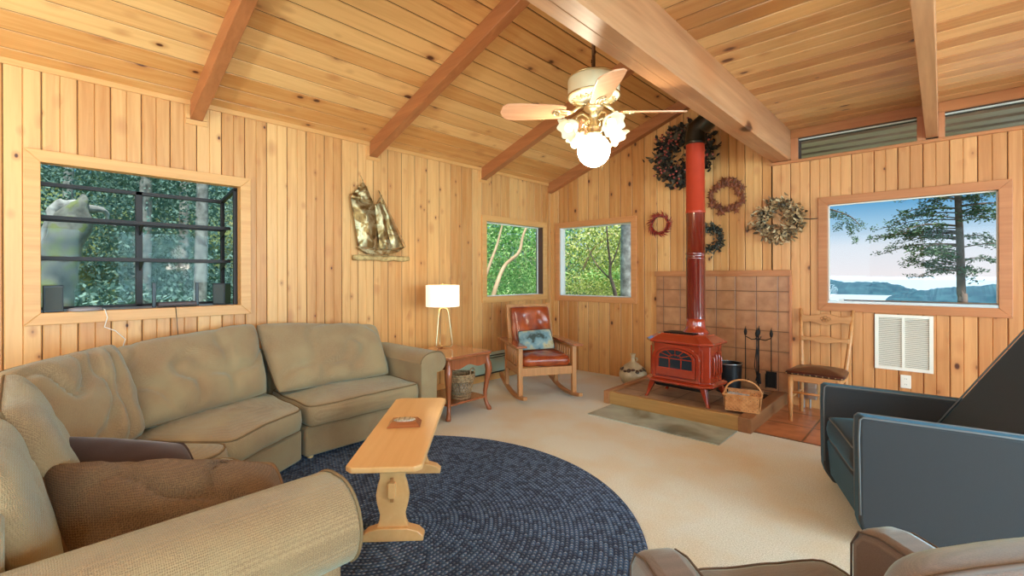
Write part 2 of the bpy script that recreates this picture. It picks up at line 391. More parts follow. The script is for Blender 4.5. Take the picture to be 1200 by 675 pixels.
def holed_slab(mb, axis, a0, a1, z0, z1, d0, d1, holes):
    holes = [(h[0] - .013, h[1] + .013, h[2] - .013, h[3] + .013) if h[2] < 2 else h for h in holes]
    """solid backing with window openings"""
    As = sorted(set([a0, a1] + [v for h in holes for v in h[:2] if a0 < v < a1])); Zs = sorted(set([z0, z1] + [v for h in holes for v in h[2:] if z0 < v < z1]))
    for i in range(len(As) - 1):
        for j in range(len(Zs) - 1):
            ca, cz = (As[i] + As[i + 1]) / 2, (Zs[j] + Zs[j + 1]) / 2
            if any(h[0] < ca < h[1] and h[2] < cz < h[3] for h in holes): continue
            A, B = (As[i], d0, Zs[j]), (As[i + 1], d1, Zs[j + 1])
            if axis == 'y': A, B = (d0, As[i], Zs[j]), (d1, As[i + 1], Zs[j + 1])
            mb.box(A, B)

H1 = (.10, 1.18, 1.035, 1.945); H2 = (3.815, 4.885, 1.005, 1.905)        # left wall openings (y0,y1,z0,z1)
H3 = (-3.83, -2.755, .985, 1.90); H4 = (-.768, .314, .995, 1.895)        # back wall openings (x0,x1,z0,z1)
H5 = (-1.0, -.15, 2.36, 2.55); H6 = (.0, .86, 2.36, 2.55); H7 = (1.03, 1.9, 2.36, 2.55)
T = .13
# left wall
o = plank_wall('wall_left', M['pine_wall'], 'y', NY, BY, .106, .1588, 0, lambda a: ZW, LX, 1, [H1, H2]); tag(o, kind='structure')
mb = MB(); holed_slab(mb, 'y', NY, BY, 0, ZW, LX - T, LX - .0065, [H1, H2]); tag(mb.build('wall_left_backing', M['groove']), kind='structure')
# back wall: gable to the left of the beam, flat-topped to the right of it
o = plank_wall('wall_back', M['pine_wall'], 'x', LX, -1.227, -2.428, .1588, 0, lambda a: zc(a), BY, -1, [H3]); tag(o, kind='structure')
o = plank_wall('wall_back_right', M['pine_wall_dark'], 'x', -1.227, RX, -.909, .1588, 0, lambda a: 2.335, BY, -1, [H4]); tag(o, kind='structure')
mb = MB(); holed_slab(mb, 'x', LX, RX, 0, ZF, BY + .0065, BY + T, [H3, H4, H5, H6, H7])
mb.prism([(LX, 0, ZW), (BX1, 0, ZF), (BX1, 0, zc(BX1))], (0, 1, 0), BY + .0065, BY + T)
tag(mb.build('wall_back_backing', M['groove']), kind='structure')
# unseen walls with the openings that let the daylight in
HR1 = (-1.6, .9, .25, 2.25); HR2 = (1.5, 4.2, .25, 2.25); HN1 = (-3.2, -1.0, .5, 2.2); HN2 = (-.3, 3.6, .25, 2.25)
o = plank_wall('wall_right', M['pine_wall'], 'y', NY, BY, .1, .1588, 0, lambda a: ZF, RX, -1, [HR1, HR2]); tag(o, kind='structure')
o = plank_wall('wall_near', M['pine_wall'], 'x', LX, BX0, .1, .1588, 0, lambda a: zc(a), NY, 1, [HN1]); tag(o, kind='structure')
o = plank_wall('wall_near_right', M['pine_wall'], 'x', BX0, RX, .1, .1588, 0, lambda a: ZF, NY, 1, [HN2]); tag(o, kind='structure')
# floor
mb = MB(); mb.box((LX - T, NY - T, -.1), (RX + T, BY + T, 0)); tag(mb.build('floor', M['carpet']), kind='structure')
mb = MB(); mb.box((-1.13, 4.0, 0), (RX, BY, .006)); tag(mb.build('floor_tile_area', M['floor_tile']), kind='structure')
# sloped ceiling boards, running along y, as real boards with V joints
def ceiling_sloped():
    mb = MB(); rnd = random.Random(5); w = .143; x = LX - .05
    n = V((SL, 0, -1)).normalized()
    while x < BX0 + .1:
        mb.col = (rnd.random() * .98 + .01, rnd.random(), rnd.random()); c = .006
        pts = [(x + .003, -.006), (x + c, 0), (x + w - c, 0), (x + w - .003, -.006)]
        P = [(a + n.x * d, zc(a) + n.z * d) for a, d in pts]
        vs = [(px, yy, pz) for px, pz in P for yy in (NY, BY)]
        mb.add(vs, [(2 * k, 2 * k + 2, 2 * k + 3, 2 * k + 1) for k in range(3)]); x += w
    return mb.build('ceiling_sloped', M['pine_ceiling_y'])
tag(ceiling_sloped(), kind='structure')
def ceiling_flat():
    mb = MB(); rnd = random.Random(9); w = .145; y = NY
    while y < BY:
        y1 = min(y + w, BY); mb.col = (rnd.random() * .98 + .01, rnd.random(), rnd.random()); c = .006
        vs = [(xx, a, ZF - d) for a, d in [(y + .006, -.0065), (y + c + .003, 0), (y1 - c - .003, 0), (y1 - .006, -.0065)] for xx in (BX1 - .02, RX)]
        mb.add(vs, [(2 * k, 2 * k + 2, 2 * k + 3, 2 * k + 1) for k in range(3)]); y += w
    return mb.build('ceiling_flat', M['pine_ceiling_x'])
tag(ceiling_flat(), kind='structure')
mb = MB(); mb.box((BX1, NY - T, ZF + .007), (RX + T, BY + T, ZF + .12))
mb.prism([(LX - .1, 0, zc(LX - .1) + .012), (BX0 + .1, 0, zc(BX0 + .1) + .012), (BX0 + .1, 0, zc(BX0 + .1) + .13), (LX - .1, 0, zc(LX - .1) + .13)], (0, 1, 0), NY, BY + T)
mb.box((BX0 + .03, NY, ZF), (BX1 - .02, BY, 3.55))
tag(mb.build('ceiling_roof_deck', M['groove']), kind='structure')
# ridge beam and rafters
mb = MB(); ch = .008
mb.prism([(BX0 + ch, 0, BZ), (-1.155, 0, BZ), (-1.152, 0, BZ + .006), (-1.149, 0, BZ), (BX1 - ch * 1.6, 0, BZ), (BX1, 0, BZ + ch * 1.6), (BX1, 0, 2.665), (BX0, 0, 2.665), (BX0, 0, BZ + ch)], (0, 1, 0), NY, BY - .002)
tag(mb.build('beam_ridge', M['beam'], auto=35), kind='structure')
for i, (y0, y1) in enumerate([(-2.0, -1.92), (-.565, -.485), (.857, .935), (2.285, 2.37), (3.735, 3.82), (5.0, BY - .001)]):
    mb = MB(); x0, x1, d = LX + .001, BX0, .13
    mb.prism([(x0, 0, zc(x0) - d), (x1, 0, zc(x1) - d), (x1, 0, zc(x1) + .004), (x0, 0, zc(x0) + .004)], (0, 1, 0), y0, y1)
    tag(mb.build('beam_rafter', M['rafter'], bevel=.004, auto=30), kind='structure')
for x0, x1 in ((-.095, -.02), (.9, .98), (1.95, 2.03)):
    mb = MB(); mb.box((x0, NY, 2.365), (x1, BY - .001, ZF + .004)); tag(mb.build('beam_flat_rafter', M['beam'], bevel=.004), kind='structure')
# trims
mb = MB(); mb.box((LX, NY, ZW - .03), (LX + .016, BY, ZW + .006)); tag(mb.build('trim_1', M['fir_trim_y'], bevel=.003), kind='structure')
for y0, y1 in ((.857, .935), (2.285, 2.37), (3.735, 3.82)):
    mb = MB(); mb.box((LX + .0006, y0 - .028, ZW - .165), (LX + .0126, y1 + .028, ZW - .1315)); mb.box((LX + .0006, y0 - .028, ZW - .1248), (LX + .0126, y0 - .001, ZW - .031)); mb.box((LX + .0006, y1 + .001, ZW - .1248), (LX + .0126, y1 + .028, ZW - .031))
    tag(mb.build('trim_2', M['fir_trim_y']), kind='structure')
mb = MB(); mb.box((-1.24, BY - .03, 2.325), (RX, BY, 2.352)); tag(mb.build('trim_3', M['fir_red_x'], bevel=.004), kind='structure')
mb = MB()
mb.box((BX1, BY - .022, 2.556), (-.095, BY, ZF)); mb.box((-.02, BY - .022, 2.556), (.9, BY, ZF)); mb.box((.98, BY - .022, 2.556), (RX, BY, ZF))
tag(mb.build('trim_4', M['fir_red_x'], bevel=.003), kind='structure')
mb = MB()
for x0, x1 in ((BX1, -1.0), (-.15, -.095), (-.02, .02), (.86, .9), (.98, 1.03)): mb.box((x0, BY - .018, 2.35), (x1, BY, 2.557))
tag(mb.build('trim_5', M['fir_red_z'], bevel=.003), kind='structure')
mb = MB()
mb.box((-1.0, BY + .02, 2.543), (-.15, BY + .05, 2.556)); mb.box((.02, BY + .02, 2.543), (.86, BY + .05, 2.556))
tag(mb.build('trim_6', M['white_metal']), kind='structure')
mb = MB(); mb.box((BX1, NY, ZF - .06), (RX, NY + .02, ZF)); tag(mb.build('trim_7', M['fir_red_x']), kind='structure')
# corner post trim and low boards
mb = MB(); mb.box((LX, BY - .012, 0), (LX + .05, BY, ZW - .12)); tag(mb.build('trim_8', M['fir_trim_z'], bevel=.003), kind='structure')
mb = MB(); mb.box((LX, 2.5, 0), (LX + .014, BY, .085)); tag(mb.build('baseboard_left', M['fir_trim_y'], bevel=.003), kind='structure')

# ------------------------------------------------------------------ windows
def window(n, axis, h, wall, inward, cas, sill=None, casmat=None, glass='glass', label=None, pane=True, deep=.10):
    """casing on the wall, jamb boards through it, a dark sash and a pane"""
    a0, a1, z0, z1 = h; W = .073; t = .02
    P = (lambda a, d, z: (a, wall + inward * d, z)) if axis == 'x' else (lambda a, d, z: (wall + inward * d, a, z))
    def bx(mb, a, b): 
        A, B = P(*a), P(*b); mb.box([min(p, q) for p, q in zip(A, B)], [max(p, q) for p, q in zip(A, B)])
    mb = MB()
    # mitred casing
    for quad in ([(a0 - W, z1 + W), (a1 + W, z1 + W), (a1, z1), (a0, z1)], [(a0 - W, z0 - W), (a1 + W, z0 - W), (a1, z0), (a0, z0)],
                 [(a0 - W, z0 - W), (a0 - W, z1 + W), (a0, z1), (a0, z0)], [(a1 + W, z0 - W), (a1 + W, z1 + W), (a1, z1), (a1, z0)]):
        nrm = V(P(0, 1, 0)) - V(P(0, 0, 0)); mb.prism([P(a, 0, z) for a, z in quad], nrm, 0, t)
    root = mb.build('window_%d' % n, casmat or M['fir_trim_x'], bevel=.003); tag(root, kind='structure')
    mb = MB(); d = -deep
    bx(mb, (a0 - .002, .0, z0 - .012), (a1 + .002, d, z0)); bx(mb, (a0 - .002, 0, z1), (a1 + .002, d, z1 + .012))
    bx(mb, (a0 - .012, 0, z0), (a0, d, z1))
    if n == 2: mb.build('window_jamb', M['white_metal'], root); mb = MB()
    bx(mb, (a1, 0, z0), (a1 + .012, d, z1))
    mb.build('window_jamb', cas, root)
    if pane:
        mb = MB(); e = .009
        bx(mb, (a0, d + .02, z0), (a1, d, z0 + e)); bx(mb, (a0, d + .02, z1 - e), (a1, d, z1)); bx(mb, (a0, d + .02, z0), (a0 + e, d, z1)); bx(mb, (a1 - e, d + .02, z0), (a1, d, z1))
        mb.build('window_sash', M['white_metal'], root)
        mb = MB(); mb.add([P(a0 + e, d + .01, z0 + e), P(a1 - e, d + .01, z0 + e), P(a1 - e, d + .01, z1 - e), P(a0 + e, d + .01, z1 - e)], [(0, 1, 2, 3)])
        mb.build('window_pane', M[glass], root)
    return root
w1 = window(1, 'y', H1, LX, 1, M['fir_trim_y'], casmat=M['fir_trim_y'], pane=False, deep=.06)
w2 = window(2, 'y', H2, LX, 1, mat('brown_stained_jamb', S(92, 58, 40), .6), casmat=M['fir_trim_y'])
w3 = window(3, 'x', H3, BY, -1, M['white_metal'], casmat=M['fir_trim_x'])
w4 = window(4, 'x', H4, BY, -1, M['fir_red_x'], casmat=M['fir_red_x'], deep=.05)
mb = MB(); mb.box((H4[0], BY + .0, H4[2]), (H4[1], BY + .04, H4[2] + .022)); mb.tube([(H4[0] + .1, BY + .012, H4[2] + .03), (H4[1], BY + .012, H4[2] + .03)], .006)
mb.box((H4[0] + .08, BY + .0, H4[2] + .02), (H4[0] + .12, BY + .03, H4[2] + .04)); mb.build('window_track', M['silver'], w4)
# garden window box pushed out of the left wall
def garden_window():
    xo, y0, y1, z0 = -4.385, H1[0] - .05, H1[1], H1[2]; zi, zo = H1[3], 1.885; f = .028; xi = LX - .055
    mb = MB()
    for y in (y0, y1 - f): mb.box((xo, y, z0), (xo + f, y + f, zo))
    mb.box((xo, y0, zo - f), (xo + f, y1, zo)); mb.box((xo, y0, z0), (xo + f, y1, z0 + f * .6)); mb.box((xo, .60, z0), (xo + f, .642, zo))
    for y in (y0, y1 - f):
        mb.prism([(xo, 0, zo - f), (xo, 0, zo), (xi, 0, zi), (xi, 0, zi - f)], (0, 1, 0), y, y + f)
        mb.box((xi - .02, y, z0), (xi, y + f, zi - .01))
    mb.build('window_sash', M['bronze'], w1, bevel=.003)
    for z in (1.635, 1.372):
        mb = MB(); mb.box((xo + f, y0 + .005, z), (xo + .19, y1 - .005, z + .006)); mb.build('glass_shelf', M['glass'], w1)
        mb = MB(); mb.box((xo + .185, y0 + .005, z - .01), (xo + .197, y1 - .005, z + .014)); mb.box((xo + .01, y0, z - .01), (xo + f + .006, y1, z + .012))
        for y in (y0 + .03, .62, y1 - .035):
            mb.prism([(xo + f, 0, z - .01), (xo + .18, 0, z - .01), (xo + f, 0, z - .075)], (0, 1, 0), y, y + .008)
        mb.build('shelf_frame', M['bronze'], w1)
    g = MB(); e = .004
    for a, b in ((y0 + f, .60), (.642, y1 - f)): g.add([(xo + .012, a, z0), (xo + .012, b, z0), (xo + .012, b, zo - f), (xo + .012, a, zo - f)], [(0, 1, 2, 3)])
    g.build('front_pane', M['glass_g'], w1)
    g = MB(); g.add([(xo + f, y0 + .012, z0), (xi, y0 + .012, z0), (xi, y0 + .012, zi), (xo + f, y0 + .012, zo)], [(0, 1, 2, 3)])
    g.add([(xo + f, y1 - .012, z0), (xi, y1 - .012, z0), (xi, y1 - .012, zi), (xo + f, y1 - .012, zo)], [(0, 1, 2, 3)]); g.build('side_pane', M['glass'], w1)
    g = MB(); g.add([(xo, y0, zo + .001), (xi, y0, zi + .001), (xi, y1, zi + .001), (xo, y1, zo + .001)], [(0, 1, 2, 3)]); g.build('roof_pane', M['glass_g'], w1)
    mb = MB(); mb.box((xo - .005, y0 - .01, z0 - .04), (LX, y1 + .01, z0 - .0005)); mb.build('window_ledge', mat('ledge_laminate', S(176, 168, 160), .35), w1)
garden_window()
# clerestory: the weathered boards of the eave seen through the gaps
soff = wood('weathered_boards', S(176, 132, 100), S(222, 184, 152), 'X', per_plank=False, grain=.8)
for i in range(6):
    mb = MB(); y = BY + .16 + i * .27; mb.box((-1.6, y, 2.60), (2.6, y + .17, 2.63)); tag(mb.build('roof_eave_board', soff), kind='structure')
mb = MB(); mb.box((-1.6, BY + T, 2.68), (2.6, BY + 2.0, 2.70)); tag(mb.build('roof_eave_deck', M['black']), kind='structure')
for h in (H5, H6):
    mb = MB(); mb.add([(h[0], BY + .06, h[2]), (h[1], BY + .06, h[2]), (h[1], BY + .06, h[3]), (h[0], BY + .06, h[3])], [(0, 1, 2, 3)]); tag(mb.build('window_6', M['glass']), kind='structure')
# frames of the unseen windows
for n, ax, h, wl, inw in ((7, 'y', HR1, RX, -1), (8, 'y', HR2, RX, -1), (9, 'x', HN1, NY, 1), (10, 'x', HN2, NY, 1)):
    window(n, ax, h, wl, inw, M['fir_trim_z'], casmat=M['fir_trim_z'])

# ------------------------------------------------------------------ soft shapes
def box_cushion(outline, z0, z1, r=.03, dome=.02, wr=.004, seed=0, step=.04):
    """boxed seat cushion over a polygon in plan"""
    P = []
    n = len(outline)
    for i in range(n):
        a, b = V((*outline[i], 0)), V((*outline[(i + 1) % n], 0)); L = (b - a).length; k = max(2, int(L / step))
        # rounded corners
        P += [a + (b - a) * (j / k) for j in range(k)]
    for _ in range(2):
        P = [(P[i - 1] + P[i] * 2 + P[(i + 1) % len(P)]) / 4 for i in range(len(P))]
    m = len(P); c = sum(P, V((0, 0, 0))) / m
    area = sum(P[i].x * P[(i + 1) % m].y - P[(i + 1) % m].x * P[i].y for i in range(m)); sgn = 1 if area > 0 else -1
    N = []
    for i in range(m):
        t = (P[(i + 1) % m] - P[i - 1]).normalized(); N.append(V((t.y, -t.x, 0)) * sgn)
    rings = []
    def ring(ins, z): rings.append([V((p.x - nn.x * ins, p.y - nn.y * ins, z)) for p, nn in zip(P, N)])
    ring(r * 1.5, z0); ring(r * .3, z0 + r * .3); ring(0, z0 + r)
    ring(-.006, (z0 + z1) / 2)
    ring(0, z1 - r); ring(r * .3, z1 - r * .3); ring(r, z1)
    base = rings[-1]
    for s in (.88, .74, .58, .4, .22, .1): rings.append([V((c.x + (p.x - c.x) * s, c.y + (p.y - c.y) * s, z1 + dome * (1 - s * s))) for p in base])
    vs = [v for g in rings for v in g]; K = len(rings); cen = len(vs)
    vs += [V((c.x, c.y, z1 + dome)), V((c.x, c.y, z0))]
    out = []
    for v in vs:
        q = noise.noise(V((v.x * 4 + seed, v.y * 4, v.z * 4))) ; q2 = noise.noise(V((v.x * 11 + seed, v.y * 11, v.z * 9)))
        out.append(v + V((q * .5, q2 * .5, q + q2 * .5)) * wr * 2)
    fs = [(i * m + k, i * m + (k + 1) % m, (i + 1) * m + (k + 1) % m, (i + 1) * m + k) for i in range(K - 1) for k in range(m)]
    fs += [((K - 1) * m + k, (K - 1) * m + (k + 1) % m, cen) for k in range(m)] + [((k + 1) % m, k, cen + 1) for k in range(m)]
    mb = MB(); mb.add(out, fs)
    pipe = [out[5 * m + k] + V((0, 0, .0015)) for k in range(m)]; pipe2 = [out[1 * m + k] for k in range(m)]
    return mb, pipe, pipe2
def pillow_quad(BL, BR, TR, TL, tf, tb, p=.42, wr=.006, seed=0, n=26, ex=5, round_=.03, fold=0.0, sagv=0.0):
    """soft cushion spanned between four seam corners; tf / tb: bulge towards the front / the back"""
    BL, BR, TR, TL = map(V, (BL, BR, TR, TL)); Nn = (BR - BL).cross(TL - BL).normalized()
    def surf(u, v):
        # round the outline corners
        a, b = 2 * u - 1, 2 * v - 1
        k = 1 - round_ * (abs(a) ** 6) * (abs(b) ** 6)
        a, b = a * k, b * k; uu, vv = (a + 1) / 2, (b + 1) / 2
        q = lerp(lerp(BL, BR, uu), lerp(TL, TR, uu), vv)
        q += (TL - BL).normalized() * (-sagv * sin(pi * uu) * max(0, vv) ** 2)
        return q
    vs = []; idx = {}
    for side in (1, -1):
        for i in range(n + 1):
            for j in range(n + 1):
                u, v = i / n, j / n
                edge = i in (0, n) or j in (0, n)
                if side == -1 and edge: idx[(side, i, j)] = idx[(1, i, j)]; continue
                u = .5 - .5 * cos(pi * u) if True else u; v = .5 - .5 * cos(pi * v)
                f = max(0., (1 - abs(2 * u - 1) ** ex) * (1 - abs(2 * v - 1) ** ex)) ** p
                base = surf(u, v); off = (tf if side == 1 else -tb) * f
                w = (noise.noise(base * 5 + V((seed, 0, 0))) + .5 * noise.noise(base * 12 + V((0, seed, 0)))) * wr * min(1, f * 1.5)
                rr = 0
                if fold and side == 1: rr = -fold * max(0, 1 - abs(noise.noise(V((u * 3 + seed, v * 1.6, seed))) * 9)) * f
                idx[(side, i, j)] = len(vs); vs.append(base + Nn * (off + w * side + rr))
    fs = []
    for i in range(n):
        for j in range(n):
            a = [idx[(1, i, j)], idx[(1, i + 1, j)], idx[(1, i + 1, j + 1)], idx[(1, i, j + 1)]]; fs.append(tuple(a))
            b = [idx[(-1, i, j)], idx[(-1, i, j + 1)], idx[(-1, i + 1, j + 1)], idx[(-1, i + 1, j)]]; fs.append(tuple(b))
    mb = MB(); mb.add(vs, fs)
    loop = [(i, 0) for i in range(n)] + [(n, j) for j in range(n)] + [(i, n) for i in range(n, 0, -1)] + [(0, j) for j in range(n, 0, -1)]
    seam = [vs[idx[(1, i, j)]] for i, j in loop]
    return mb, seam
def piping(pts, r, mat_, parent, name='piping', closed=True):
    mb = MB(); mb.tube(pts, r, 6, closed=closed); return mb.build(name, mat_, parent, smooth=True)
def seat(parent, outline, z0, z1, m, pm, pr=.005, name='seat_cushion', **kw):
    mb, p1, p2 = box_cushion(outline, z0, z1, **kw); o = mb.build(name, m, parent, smooth=True)
    piping(p1, pr, pm, o); piping(p2, pr, pm, o); return o
def soft(parent, q, tf, tb, m, pm, pr=.005, name='back_cushion', **kw):
    mb, sm = pillow_quad(*q, tf, tb, **kw); o = mb.build(name, m, parent, smooth=True)
    if pm: piping(sm, pr, pm, o)
    return o

def rolled_arm(mb, L, w, h, r, M_, n=14):
    """arm running along local +Y from 0 to L; inner face at x=0, roll to +x; returns the front outline"""
    prof = [(0, .03), (0, h - r)]
    cx, cz = w - r * .35, h - r
    # top curve from inner face over the roll
    for k in range(n + 1):
        a = pi - (pi * 1.32) * k / n
        ww = r + (cx - r) * .0
        prof.append((cx * .5 + .5 * r + (cx * .5 + r * .5) * cos(a) if a > pi / 2 else cx + r * cos(a), cz + r * sin(a)))
    prof += [(w - r * .45, cz - r * .95), (w - r * .5, .03)]
    m = len(prof); rings = []
    for y, s in ((0, 1), (L - .02, 1), (L - .006, .985), (L, .95)):
        c = (w * .5, h * .5)
        rings.append([M_ @ V((c[0] + (x - c[0]) * s, y, c[1] + (z - c[1]) * s)) for x, z in prof])
    vs = [v for g in rings for v in g]
    fs = [(i * m + k, i * m + (k + 1) % m, (i + 1) * m + (k + 1) % m, (i + 1) * m + k) for i in range(3) for k in range(m)] + [tuple(range(m)), tuple(range(3 * m, 4 * m))]
    mb.add(vs, fs)
    return [M_ @ V((x, L - .012, z)) for x, z in prof]

# ------------------------------------------------------------------ sectional sofa
SH, SB = .385, .235
sofa1 = empty('sofa_section', (-3.5, 1.9, 0), 0, 'end section of the beige sofa whose rolled arm stands next to the end table', 'sofa')
def rel(o): return Matrix.Translation(-V(o.location))
bpy.context.view_layer.update()
def attach(o, root):
    o.parent = root; o.matrix_parent_inverse = Matrix.Translation(-V(root.location)); return o
class Sec:
    pass
def base(root, poly, z0, z1, name='base', skirt=None):
    mb = MB(); mb.prism([(x, y, 0) for x, y in poly], (0, 0, 1), z0, z1)
    o = mb.build(name, M['sofa'], bevel=.02, seg=3, auto=50); return attach(o, root)
def att_all(root, objs):
    for o in objs: attach(o, root)
attach(seat(None, [(-3.78, 1.325), (-3.09, 1.325), (-3.10, 2.235), (-3.78, 2.235)], SB, SH, M['sofa'], M['sofa_pipe'], dome=.03, r=.03, seed=2), sofa1)
base(sofa1, [(-3.92, 1.32), (-3.13, 1.32), (-3.13, 2.26), (-3.92, 2.26)], .03, SB - .004)
base(sofa1, [(-3.955, 1.32), (-3.80, 1.32), (-3.80, 2.26), (-3.955, 2.26)], SB, .73, 'backrest')
attach(soft(None, [(-3.52, 1.29, SH + .02), (-3.50, 2.20, SH + .02), (-3.82, 2.25, .80), (-3.84, 1.24, .885)], .10, .06, M['sofa'], M['sofa_pipe'], seed=3, fold=.028, wr=.011, n=44), sofa1)
mb = MB(); MA = Matrix.Translation((-3.93, 2.235, 0)) @ Matrix.Rotation(-pi / 2, 4, 'Z') @ Matrix.Scale(-1, 4, (1, 0, 0))
fo = rolled_arm(mb, .84, .2, .62, .085, MA); oa = attach(mb.build('armrest', M['sofa'], auto=50), sofa1)
pp = piping([p + V((.006, 0, 0)) for p in fo[1:-1]], .005, M['sofa_pipe'], oa, closed=False)
for x, y in ((-3.17, 1.37), (-3.17, 2.2), (-3.85, 1.37), (-3.85, 2.2)):
    mb = MB(); mb.lathe([(.016, .0), (.022, .03)], 10, Matrix.Translation((x, y, 0))); attach(mb.build('foot', M['maple']), sofa1)

sofa2 = empty('sofa_section', (-3.3, .7, 0), 0, 'curved corner section of the beige sofa under the wide black-framed window', 'sofa')
attach(seat(None, [(-3.80, 1.29), (-3.07, 1.285), (-2.90, 1.0), (-2.745, .775), (-3.15, .40), (-3.6, .62)], SB, SH, M['sofa'], M['sofa_pipe'], dome=.03, seed=5), sofa2)
attach(seat(None, [(-3.13, .385), (-2.73, .76), (-2.60, .70), (-2.56, .60), (-2.56, .05), (-2.9, .02)], SB, SH, M['sofa'], M['sofa_pipe'], dome=.03, seed=6), sofa2)
base(sofa2, [(-3.9, 1.29), (-3.11, 1.29), (-2.93, .99), (-2.77, .76), (-2.60, .68), (-2.56, .55), (-2.56, .0), (-3.0, -.05), (-3.5, .25), (-3.9, .75)], .03, SB - .004)
base(sofa2, [(-3.95, 1.29), (-3.80, 1.29), (-3.78, .80), (-3.45, .30), (-2.95, .02), (-2.56, -.03), (-2.56, -.15), (-3.05, -.13), (-3.55, .16), (-3.95, .7)], SB, .70, 'backrest')
attach(soft(None, [(-3.24, .44, SH + .02), (-3.58, 1.24, SH + .02), (-3.86, 1.235, .885), (-3.66, .36, .81)], .10, .07, M['sofa'], M['sofa_pipe'], seed=11, fold=.035, wr=.012, n=44), sofa2)
attach(soft(None, [(-2.74, .04, SH + .02), (-3.12, .46, SH + .02), (-3.54, .38, .86), (-2.98, -.07, .84)], .10, .06, M['sofa'], M['sofa_pipe'], seed=14, fold=.045, wr=.016, n=44), sofa2)
for x, y in ((-3.15, 1.24), (-3.85, 1.24), (-2.62, .6), (-2.62, .05)):
    mb = MB(); mb.lathe([(.016, .0), (.022, .03)], 10, Matrix.Translation((x, y, 0))); attach(mb.build('foot', M['maple']), sofa2)

sofa3 = empty('sofa_section', (-2.0, .3, 0), 0, 'near end section of the beige sofa holding two loose pillows, with a large rolled arm', 'sofa')
attach(seat(None, [(-2.545, .02), (-2.545, .70), (-2.4, .735), (-1.75, .735), (-1.60, .72), (-1.58, .02)], SB, SH, M['sofa'], M['sofa_pipe'], dome=.02, seed=8), sofa3)
base(sofa3, [(-2.545, -.05), (-2.545, .70), (-1.55, .70), (-1.55, -.05)], .03, SB - .004)
base(sofa3, [(-2.545, -.17), (-2.545, -.02), (-1.5, -.02), (-1.5, -.17)], SB, .70, 'backrest')
attach(soft(None, [(-2.08, .12, SH + .01), (-2.60, .14, SH + .01), (-2.93, -.04, .84), (-2.18, -.04, .83)], .09, .06, M['sofa'], M['sofa_pipe'], seed=21, fold=.012), sofa3)
attach(soft(None, [(-1.60, .03, SH + .01), (-2.06, .05, SH + .01), (-2.22, -.08, .82), (-1.63, -.08, .81)], .075, .05, M['sofa'], M['sofa_pipe'], seed=23, fold=.01), sofa3)
mb = MB(); MA = Matrix.Translation((-1.555, -.16, 0)); fo = rolled_arm(mb, .845, .245, .635, .125, MA, 20)
oa = attach(mb.build('armrest', M['sofa'], auto=50), sofa3); piping([p + V((0, .006, 0)) for p in fo[1:-1]], .005, M['sofa_pipe'], oa, closed=False)
for x, y in ((-2.5, .62), (-1.6, .62), (-2.5, 0), (-1.6, 0)):
    mb = MB(); mb.lathe([(.016, .0), (.022, .03)], 10, Matrix.Translation((x, y, 0))); attach(mb.build('foot', M['maple']), sofa3)

def throw(name, q, tf, tb, m, pm, label, pr=.006, **kw):
    mb, sm = pillow_quad(*q, tf, tb, ex=2.6, p=.6, **kw); o = mb.build(name, m, smooth=True); tag(o, label, 'pillow')
    piping(sm, pr, pm, o); return o
throw('throw_pillow', [(-1.80, .10, SH + .05), (-1.62, .64, SH + .04), (-1.87, .67, .535), (-2.19, .05, .625)], .10, .135, M['pillow'], mat('pillow_piping', S(120, 90, 60), .9), 'large brown woven pillow with thick piping against the near sofa arm', .009, seed=31, wr=.014, fold=.03, n=40)
throw('throw_pillow', [(-2.25, .10, SH + .06), (-2.12, .50, SH + .05), (-2.33, .48, .55), (-2.66, .00, .63)], .05, .05, M['pillow_dark'], mat('dark_piping', S(60, 40, 34), .8), 'thin dark brown pillow behind the large woven pillow on the sofa', .006, seed=35, wr=.01)

# ------------------------------------------------------------------ rug, carpet things
mb = MB(); mb.lathe([(0, .012), (1.285, .012), (1.297, .007), (1.295, .0), (0, .0)], 160)
rug = mb.build('braided_rug', rug_mat(0, 0)); rug.location = (-2.06, 1.235, .0005); tag(rug, 'large round navy braided rug under the pine bench', 'rug')

# ------------------------------------------------------------------ bench used as coffee table
bdir = V((-.77, .75, 0)).normalized()
ba = math.atan2(bdir.y, bdir.x) - pi / 2     # local +Y runs from the near to the far end
bench = empty('trestle_bench', (-1.90, 1.21, .013), ba, 'long narrow light pine trestle bench standing on the navy rug', 'bench')
def slab_poly(pts, z0, z1):
    mb = MB(); mb.prism([(x, y, 0) for x, y in pts], (0, 0, 1), z0, z1); return mb
hw = .165; L0, L1 = -.21, .92; c = .03
mb = slab_poly([(-hw + c, L0), (hw - c, L0), (hw, L0 + c), (hw, L1 - c), (hw - c, L1), (-hw + c, L1), (-hw, L1 - c), (-hw, L0 + c)], .395, .422)
mb.build('bench_top', M['maple'], bench, bevel=.007, seg=3)
for yy in (0.0, .74):
    mb = MB(); pr = [(.075, .06), (.062, .09), (.058, .12), (.072, .17), (.077, .21), (.068, .26), (.058, .29), (.062, .34), (.075, .394)]
    mb.prism([(x, 0, z) for x, z in pr] + [(-x, 0, z) for x, z in reversed(pr)], (0, 1, 0), yy - .014, yy + .014)
    leg = mb.build('leg', M['maple'], bench, bevel=.004)
    mb = MB(); mb.prism([(-.145, 0, 0), (.145, 0, 0), (.145, 0, .022), (.12, 0, .045), (.07, 0, .06), (-.07, 0, .06), (-.12, 0, .045), (-.145, 0, .022)], (0, 1, 0), yy - .03, yy + .03)
    mb.build('foot', M['maple'], leg, bevel=.004)
mb = MB(); mb.box((-.018, -.035, .2), (.018, .775, .275)); mb.build('stretcher', M['maple'], bench, bevel=.004)
for z in (.275, .18):
    mb = MB(); mb.box((-.008, -.024, z), (.008, -.016, z + .02)); mb.build('wedge', M['oak'], bench, bevel=.002)
